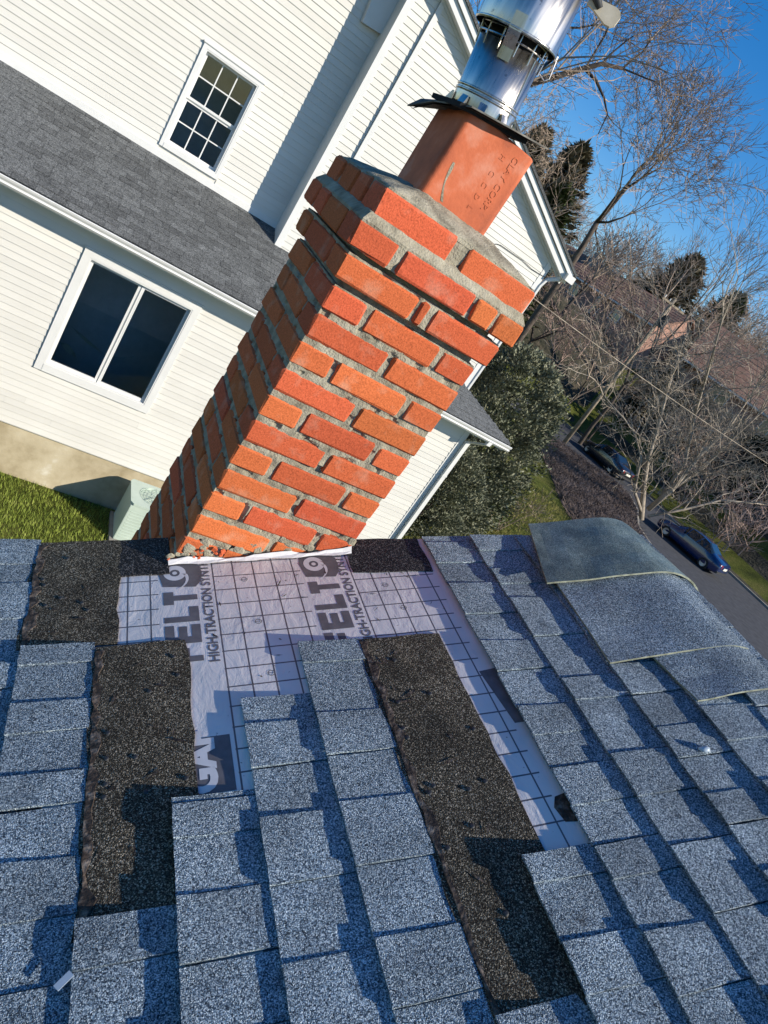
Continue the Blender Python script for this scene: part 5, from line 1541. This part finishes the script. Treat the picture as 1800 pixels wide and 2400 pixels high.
# the bed of leafless brush by the road
bed = [(30.6, 36.2), (33.4, 34.5), (35.2, 33.1), (35.8, 31.6), (33.9, 28.8), (30.8, 25.2), (29.3, 22.6), (26, 20.8), (21.5, 18.8), (22.8, 22.6), (25.2, 27.4), (27.2, 32)]
def inside(x, y, P_):
    c = False
    for i in range(len(P_)):
        (x1, y1), (x2, y2) = P_[i], P_[i - 1]
        if (y1 > y) != (y2 > y) and x < (x2 - x1) * (y - y1) / (y2 - y1) + x1: c = not c
    return c
bm_ = MB(); bm_.v = [(x, y, gz(x, y) + .008) for x, y in bed]; bm_.f = [tuple(range(len(bed)))]
M['litter'] = noise_mat('leaf_litter', [(0.3, (0.05, 0.035, 0.028)), (0.6, (0.15, 0.11, 0.095)), (0.8, (0.26, 0.20, 0.17))], scale=3, detail=9, rough=.95, bump=.6, bscale=9, bdist=.1)
tag(bm_.build('planting_bed', M['litter'], fix=True), kind='structure')
br = MB(); r_ = random.Random(77); cnt = 0
while cnt < 5200:
    x, y = r_.uniform(21, 36), r_.uniform(18, 37)
    if not inside(x, y, bed): continue
    cnt += 1
    for k in range(4):
        a = r_.uniform(0, 6.28); h = r_.uniform(.10, .38); s_ = r_.uniform(.1, .5)
        z_ = gz(x, y)
        br.tube([(x, y, z_), (x + math.cos(a) * s_ * .5, y + math.sin(a) * s_ * .5, z_ + h * .6), (x + math.cos(a) * s_, y + math.sin(a) * s_, z_ + h)], [.014, .011, .006], 3, cap=False)
M['brush'] = noise_mat('grey_brown_brush', [(0.3, (0.085, 0.062, 0.05)), (0.55, (0.17, 0.13, 0.11)), (0.75, (0.30, 0.24, 0.20))], scale=1.0, detail=8, rough=0.95)
tag(br.build('leafless_brush', M['brush']), 'low purple brown leafless brush filling the bed beside the road', 'brush', kind='stuff')

# lawn grass beside the foundation
gb = MB(); r_ = random.Random(78)
for i in range(52000):
    x, y = r_.uniform(-3.0, 2.2), r_.uniform(3.6, 9.2)
    z_ = -5.685; a = r_.uniform(0, 6.28); h = r_.uniform(.03, .085); l = r_.uniform(.01, .05); wd = .005
    dx, dy = math.cos(a), math.sin(a)
    gb.add([(x - dy * wd, y + dx * wd, z_), (x + dy * wd, y - dx * wd, z_), (x + dx * l, y + dy * l, z_ + h)], [(0, 1, 2)])
tag(gb.build('lawn_grass', M['grass']), 'short green lawn grass in front of the tan foundation', 'grass', kind='stuff')
gb = MB()
for i in range(26000):
    x, y = r_.uniform(9.5, 22), r_.uniform(11, 23)
    if abs((x - 9.5) * 1.0 - (y - 11)) > 7: continue
    z_ = -5.69; a = r_.uniform(0, 6.28); h = r_.uniform(.05, .16); l = r_.uniform(.02, .09); wd = .014
    dx, dy = math.cos(a), math.sin(a)
    gb.add([(x - dy * wd, y + dx * wd, z_), (x + dy * wd, y - dx * wd, z_), (x + dx * l, y + dy * l, z_ + h)], [(0, 1, 2)])
M['dry_grass'] = noise_mat('dry_lawn_grass', [(0.3, (0.09, 0.095, 0.018)), (0.5, (0.19, 0.18, 0.04)), (0.72, (0.36, 0.30, 0.11))], scale=1.2, detail=8, rough=0.8)
tag(gb.build('far_lawn_grass', M['dry_grass']), 'yellow green lawn grass between the evergreens and the brush', 'grass', kind='stuff')

# the wooded bank beyond the road
M['bank'] = noise_mat('shaded_bank_litter', [(0.3, (0.018, 0.020, 0.010)), (0.55, (0.05, 0.045, 0.028)), (0.75, (0.12, 0.09, 0.065))], scale=1.1, detail=9, rough=.95, bump=.6, bscale=5, bdist=.2)  # leaf litter darkened in colour to stand for shade beneath the trees
bk = MB(); gx = [20 + 1.5 * i for i in range(40)] + [82 + 5 * i for i in range(16)]; gy_ = [4 + 1.5 * i for i in range(50)] + [82 + 5 * i for i in range(16)]
for y in gy_:
    for x in gx: bk.v.append((x, y, gz(x, y) + .07))
for j in range(len(gy_) - 1):
    for i in range(len(gx) - 1):
        if gx[i] < 41.0 and gy_[j] < 46.2: continue
        k = j * len(gx) + i; bk.f.append((k, k + 1, k + len(gx) + 1, k + len(gx)))
tag(bk.build('bank', M['bank'], smooth=True, fix=True), kind='structure')
th = Tree(91, .016)
for i in range(1500):
    az = R(th.r.uniform(27, 58)); rr_ = th.r.uniform(46, 100)
    x, y = rr_ * math.sin(az), rr_ * math.cos(az)
    if max(x - 43, y - 47.5) < 0 or 57 < rr_ < 88 or (36 < math.degrees(az) < 45 and th.r.random() < .6): continue
    q = gp(x, y); H_ = th.r.uniform(2.0, 4.4) if rr_ < 70 else th.r.uniform(4, 8)
    th.C.tube([q, q + Vector((th.r.uniform(-.3, .3), th.r.uniform(-.3, .3), H_ * .5)), q + Vector((th.r.uniform(-.7, .7), th.r.uniform(-.7, .7), H_))], [.05, .035, .014], 3, cap=False)
    for k in range(9):
        f = th.r.uniform(.15, .95); a = th.r.uniform(0, 6.28)
        st_ = q + Vector((0, 0, H_ * f)); d = Vector((math.cos(a), math.sin(a), th.r.uniform(.3, 1.2)))
        L_ = th.r.uniform(.7, 1.6) * (1.1 - f * .5)
        e_ = st_ + d * L_
        th.C.tube([st_, st_ + d * L_ * .5 + Vector((th.r.uniform(-.15, .15), th.r.uniform(-.15, .15), 0)), e_], [.024, .017, .010], 3, cap=False)
        for k2 in range(3):
            d2 = d + Vector((th.r.uniform(-.8, .8), th.r.uniform(-.8, .8), th.r.uniform(-.3, .6)))
            s2 = st_.lerp(e_, th.r.uniform(.3, 1)); th.C.tube([s2, s2 + d2 * L_ * .45], [.013, .008], 3, cap=False)
tag(th.C.build('thicket', M['twig_red']), 'tangled purple brown thicket of bare saplings covering the far bank', 'thicket', kind='stuff')
# ================================================================== far houses on the hill
def far_house(label, A, B, zb, depth, wall_h, rise, mats, wins, chim_=None, over=.5):
    """A, B: eave-side wall corners on the plan, left to right as seen; the house runs back from them"""
    A = Vector((A[0], A[1], 0)); B = Vector((B[0], B[1], 0))
    ex = (B - A).normalized(); ey = Vector((-ex.y, ex.x, 0)); L = (B - A).length
    if ey.dot(A) < 0: ey = -ey
    root = tag(empty('brick_bungalow', (A.x, A.y, zb)), label, 'house')
    def P(x, y, z_): return tuple(ex * x + ey * y + Vector((0, 0, z_)))
    w_ = MB(); w_.hexa([P(0, 0, -2), P(L, 0, -2), P(L, depth, -2), P(0, depth, -2), P(0, 0, wall_h), P(L, 0, wall_h), P(L, depth, wall_h), P(0, depth, wall_h)])
    w_.build('wall', M[mats[0]], root, fix=True)
    for x in (0.001, L - .121):
        gm = MB(); gm.prism([P(x, 0, wall_h), P(x, depth, wall_h), P(x, depth / 2, wall_h + rise * .96)], ex * .12); gm.build('gable_end', M[mats[0]], root, fix=True)
    r_ = MB(); s_ = rise / (depth / 2)
    for y0, y1, sg in ((-over, depth / 2, 1), (depth + over, depth / 2, -1)):
        zl = wall_h - over * s_
        a = [P(-over, y0, zl), P(L + over, y0, zl), P(L + over, y1, wall_h + rise), P(-over, y1, wall_h + rise)]
        r_.prism(a, (0, 0, .16))
    rf_ = r_.build('roof', M[mats[1]], root, fix=True)
    c = 0
    for i in range(10):       # shingle courses as real laps
        f0, f1 = i / 10, (i + 1) / 10
        y0 = -over + (depth / 2 + over) * f0; y1 = -over + (depth / 2 + over) * f1
        z0 = wall_h - over * s_ + .165 + (rise + over * s_) * f0; z1 = wall_h - over * s_ + .165 + (rise + over * s_) * f1
        lp = MB(); lp.hexa([P(-over, y0, z0 - .01), P(L + over, y0, z0 - .01), P(L + over, y1, z1 - .01), P(-over, y1, z1 - .01), P(-over, y0, z0 + .05), P(L + over, y0, z0 + .05), P(L + over, y1, z1 + .01), P(-over, y1, z1 + .01)])
        lp.build('roof_course', M[mats[1]], rf_, fix=True)
    zl = wall_h - over * s_
    MB().hexa([P(-over, -over - .12, zl - .02), P(L + over, -over - .12, zl - .02), P(L + over, -over - .01, zl - .02), P(-over, -over - .01, zl - .02), P(-over, -over - .12, zl + .14), P(L + over, -over - .12, zl + .14), P(L + over, -over - .01, zl + .14), P(-over, -over - .01, zl + .14)]).build('gutter', M['trim'], root, fix=True)
    MB().hexa([P(-over, -over, zl - .06), P(L + over, -over, zl - .06), P(L + over, -.01, zl - .06), P(-over, -.01, zl - .06), P(-over, -over, zl - .03), P(L + over, -over, zl - .03), P(L + over, -.01, zl - .03), P(-over, -.01, zl - .03)]).build('soffit', M['trim'], root, fix=True)
    for (x, z_, w2, h2) in wins:
        wd = MB()
        for a0, a1, c0, c1 in ((0, w2, 0, .08), (0, w2, h2 - .08, h2), (0, .08, .08, h2 - .08), (w2 - .08, w2, .08, h2 - .08), (w2 / 2 - .04, w2 / 2 + .04, .08, h2 - .08)):
            wd.hexa([P(x + a0, -.06, z_ + c0), P(x + a1, -.06, z_ + c0), P(x + a1, .0, z_ + c0), P(x + a0, .0, z_ + c0), P(x + a0, -.06, z_ + c1), P(x + a1, -.06, z_ + c1), P(x + a1, .0, z_ + c1), P(x + a0, .0, z_ + c1)])
        wo_ = wd.build('window', M['trim'], root, fix=True)
        pn = MB(); pn.add([P(x + .05, -.02, z_ + .05), P(x + w2 - .05, -.02, z_ + .05), P(x + w2 - .05, -.02, z_ + h2 - .05), P(x + .05, -.02, z_ + h2 - .05)], [(0, 1, 2, 3)])
        pn.build('pane', M['car_glass'], wo_)
    if chim_:
        x, y, h = chim_
        MB().hexa([P(x, y, wall_h), P(x + .8, y, wall_h), P(x + .8, y + .6, wall_h), P(x, y + .6, wall_h), P(x, y, wall_h + h), P(x + .8, y, wall_h + h), P(x + .8, y + .6, wall_h + h), P(x, y + .6, wall_h + h)]).build('chimney', M['kerb'], root, fix=True)
    return root
eA = at_z(1412, 700, 5.6); eA2 = at_z(1190, 560, 5.6)
dA = (eA2 - eA); dA.z = 0
A0 = eA + dA.normalized() * 19.0
far_house('brick bungalow with brown roof on the hill behind bare trees', (A0.x, A0.y), (eA.x, eA.y), 2.8, 10, 2.8, 2.6, ('brick_far', 'brown_roof'), [(3, .8, 1.5, 1.3), (7.5, .8, 1.5, 1.3), (11.5, .3, 1.0, 2.0), (14, .9, 1.4, 1.2)], (5, 3.2, 3.4))
eB = at_z(1500, 775, 5.2); eB2 = at_z(1659, 884, 5.2)
dB = (eB2 - eB); dB.z = 0
B1 = eB + dB.normalized() * 24
far_house('tan brick house with brown roof at the right edge of the hill', (eB.x, eB.y), (B1.x, B1.y), -0.2, 13, 5.4, 4.4, ('brick_far', 'brown_roof'), [(3.0, 3.0, 2.2, 1.6), (9, 3.0, 2.2, 1.6), (15, 3.0, 2.2, 1.6)], None, 1.0)

# utility pole and wires
pb = at_z(1266, 930, -5.66)
pY = 36.0
pt = at_y(1459, 646, pY); 
pbase = gp(pt.x + .1, pY)
up_ = tag(empty('utility_pole', pbase), 'weathered wooden utility pole with a short crossarm among the bare trees', 'utility pole')
pk = MB(); pk.tube([(0, 0, -.2), (-.02, 0, (pt.z - pbase.z) * .5), (pt.x - pbase.x, 0, pt.z - pbase.z)], [.16, .14, .11], 9); pk.build('pole', M['pole'], up_, smooth=True)
hz = pt.z - pbase.z
am = MB().box(-1.1, 1.1, -.16, -.06, hz - .45, hz - .33); am.build('crossarm', M['pole'], up_, fix=True)
for x in (-1.0, -.5, .5, 1.0):
    MB().lathe([(.0, hz - .33), (.04, hz - .33), (.05, hz - .25), (.03, hz - .20), (.045, hz - .17), (0, hz - .14)], 8, (x, -.11, 0)).build('insulator', M['trim'], up_, smooth=True)
tf = MB(); tf.lathe([(0, hz - 1.9), (.22, hz - 1.9), (.22, hz - 1.1), (0, hz - 1.05)], 12, (.0, -.38, 0)); tf.build('transformer', M['dark'], up_, smooth=False)
def wire(name, label, a, b, sag, r=.012):
    mb = MB(); a = Vector(a); b = Vector(b)
    mb.tube([a.lerp(b, i / 24) - Vector((0, 0, sag * 4 * (i / 24) * (1 - i / 24))) for i in range(25)], r, 4)
    tag(mb.build(name, M['bark_pale']), label, 'wire', 'overhead wires')
wire('overhead_wire', 'service wire running from the white house past the street tree', (7.2, 10.6, .9), at_y(1900, 1140, 17.0), .25, .009)
wire('overhead_wire', 'upper wire running from the utility pole to the right', pbase + Vector((1.0, -.11, hz - .15)), pbase + Vector((40, -6, hz + 1.0)), .5, .014)
wire('overhead_wire', 'lower wire running left from the utility pole behind the gable', pbase + Vector((-1.0, -.11, hz - .15)), pbase + Vector((-34, 10, hz - 1.0)), .6, .014)

# ================================================================== parked cars
def car(label, loc, heading, pmat):
    """sedan, local +y forward, origin on the ground under its middle"""
    root = tag(empty('parked_car', loc), label, 'car', 'cars parked on the road')
    root.rotation_euler = (0, 0, heading)
    W = .90
    # stations: y, half width, low z, belt z, roof z, roof half width
    st = [(-2.30, .70, .42, .78, .80, .60), (-2.22, .82, .30, .92, .96, .66), (-1.75, .88, .22, 1.00, 1.05, .70), (-1.45, .90, .20, 1.00, 1.12, .68), (-.85, .90, .20, .98, 1.42, .58), (-.3, .90, .20, .96, 1.47, .57), (.35, .90, .20, .94, 1.44, .57), (.60, .90, .20, .93, 1.36, .60),
          (1.25, .90, .20, .92, .98, .70), (1.75, .88, .21, .86, .88, .70), (2.15, .80, .26, .72, .74, .62), (2.32, .62, .36, .58, .60, .50)]
    body = MB(); cab = MB()
    def ring(s_):
        y, w_, zl, zb, zr_, wr = s_
        return [(-w_ * .93, y, zl), (-w_, y, zl + .14), (-w_, y, (zl + zb) / 2 + .06), (-w_ * .95, y, zb), (-wr, y, zr_ - .03), (-wr * .8, y, zr_), (wr * .8, y, zr_), (wr, y, zr_ - .03), (w_ * .95, y, zb), (w_, y, (zl + zb) / 2 + .06), (w_, y, zl + .14), (w_ * .93, y, zl)]
    rg = [ring(s_) for s_ in st]
    for r0 in rg: body.v += r0; cab.v += [(p[0] * 1.003, p[1], p[2] + .003) for p in r0]
    n = 12
    for i in range(len(st) - 1):
        for k in range(n - 1):
            f = (i * n + k, i * n + k + 1, (i + 1) * n + k + 1, (i + 1) * n + k)
            glass = (k in (3, 7) and 3 <= i <= 6) or (k == 5 and i in (3, 7)) or (k in (4, 6) and i in (3, 7))
            (cab if glass else body).f.append(f)
        body.f.append((i * n + 11, i * n, (i + 1) * n, (i + 1) * n + 11))
    body.f += [tuple(range(n - 1, -1, -1)), tuple((len(st) - 1) * n + k for k in range(n))]
    bo = body.build('body', pmat, root, fix=True, smooth=True)
    cab.build('glazing', M['car_glass'], root, fix=True, smooth=False)
    for sx in (-1, 1):
        for yy in (-.35, .38):
            pl_ = MB(); pl_.tube([(sx * .865, yy, .97), (sx * .60, yy - (.10 if yy < 0 else -.02), 1.40)], .028, 5); pl_.build('pillar', pmat, root)
        for yy in (-1.42, 1.42):
            wr_ = empty('wheel', (sx * .80, yy, .32), root); wr_.rotation_euler = (0, math.pi / 2, 0)
            MB().lathe([(.20, -.11), (.30, -.115), (.325, -.08), (.325, .08), (.30, .115), (.20, .11)], 22).build('tyre', M['rubber'], wr_, smooth=True)
            rm_ = MB(); rm_.lathe([(.20, -.10), (.0, -.085)], 20); rm_.lathe([(.20, .10), (.05, .07), (.0, .085)], 20); rm_.build('rim', M['rim'], wr_)
        MB().hexa([(sx * .50, -2.318, .68), (sx * .80, -2.225, .68), (sx * .80, -2.15, .68), (sx * .50, -2.2, .68), (sx * .50, -2.30, .86), (sx * .80, -2.215, .88), (sx * .80, -2.1, .88), (sx * .50, -2.2, .86)]).build('tail_light', M['tail'], root, fix=True)
        MB().box(sx * .93 - .07, sx * .93 + .07, .52, .62, .95, 1.07).build('door_mirror', pmat, root, fix=True)
    MB().box(-.26, .26, -2.335, -2.31, .62, .76).build('number_plate', M['plate_white'], root, fix=True)
    MB().box(-.78, .78, -2.34, -2.20, .34, .46).build('bumper', M['dark'], root, fix=True)
    return root
car('dark blue sedan parked on the road near the ridge of the roof', (35.6, 25.0, gz(35, 25) + .012), R(16), M['paint_blue'])
car('black car parked on the road behind the bare street tree', (37.4, 36.6, gz(37, 36) + .012), R(6), M['paint_black'])
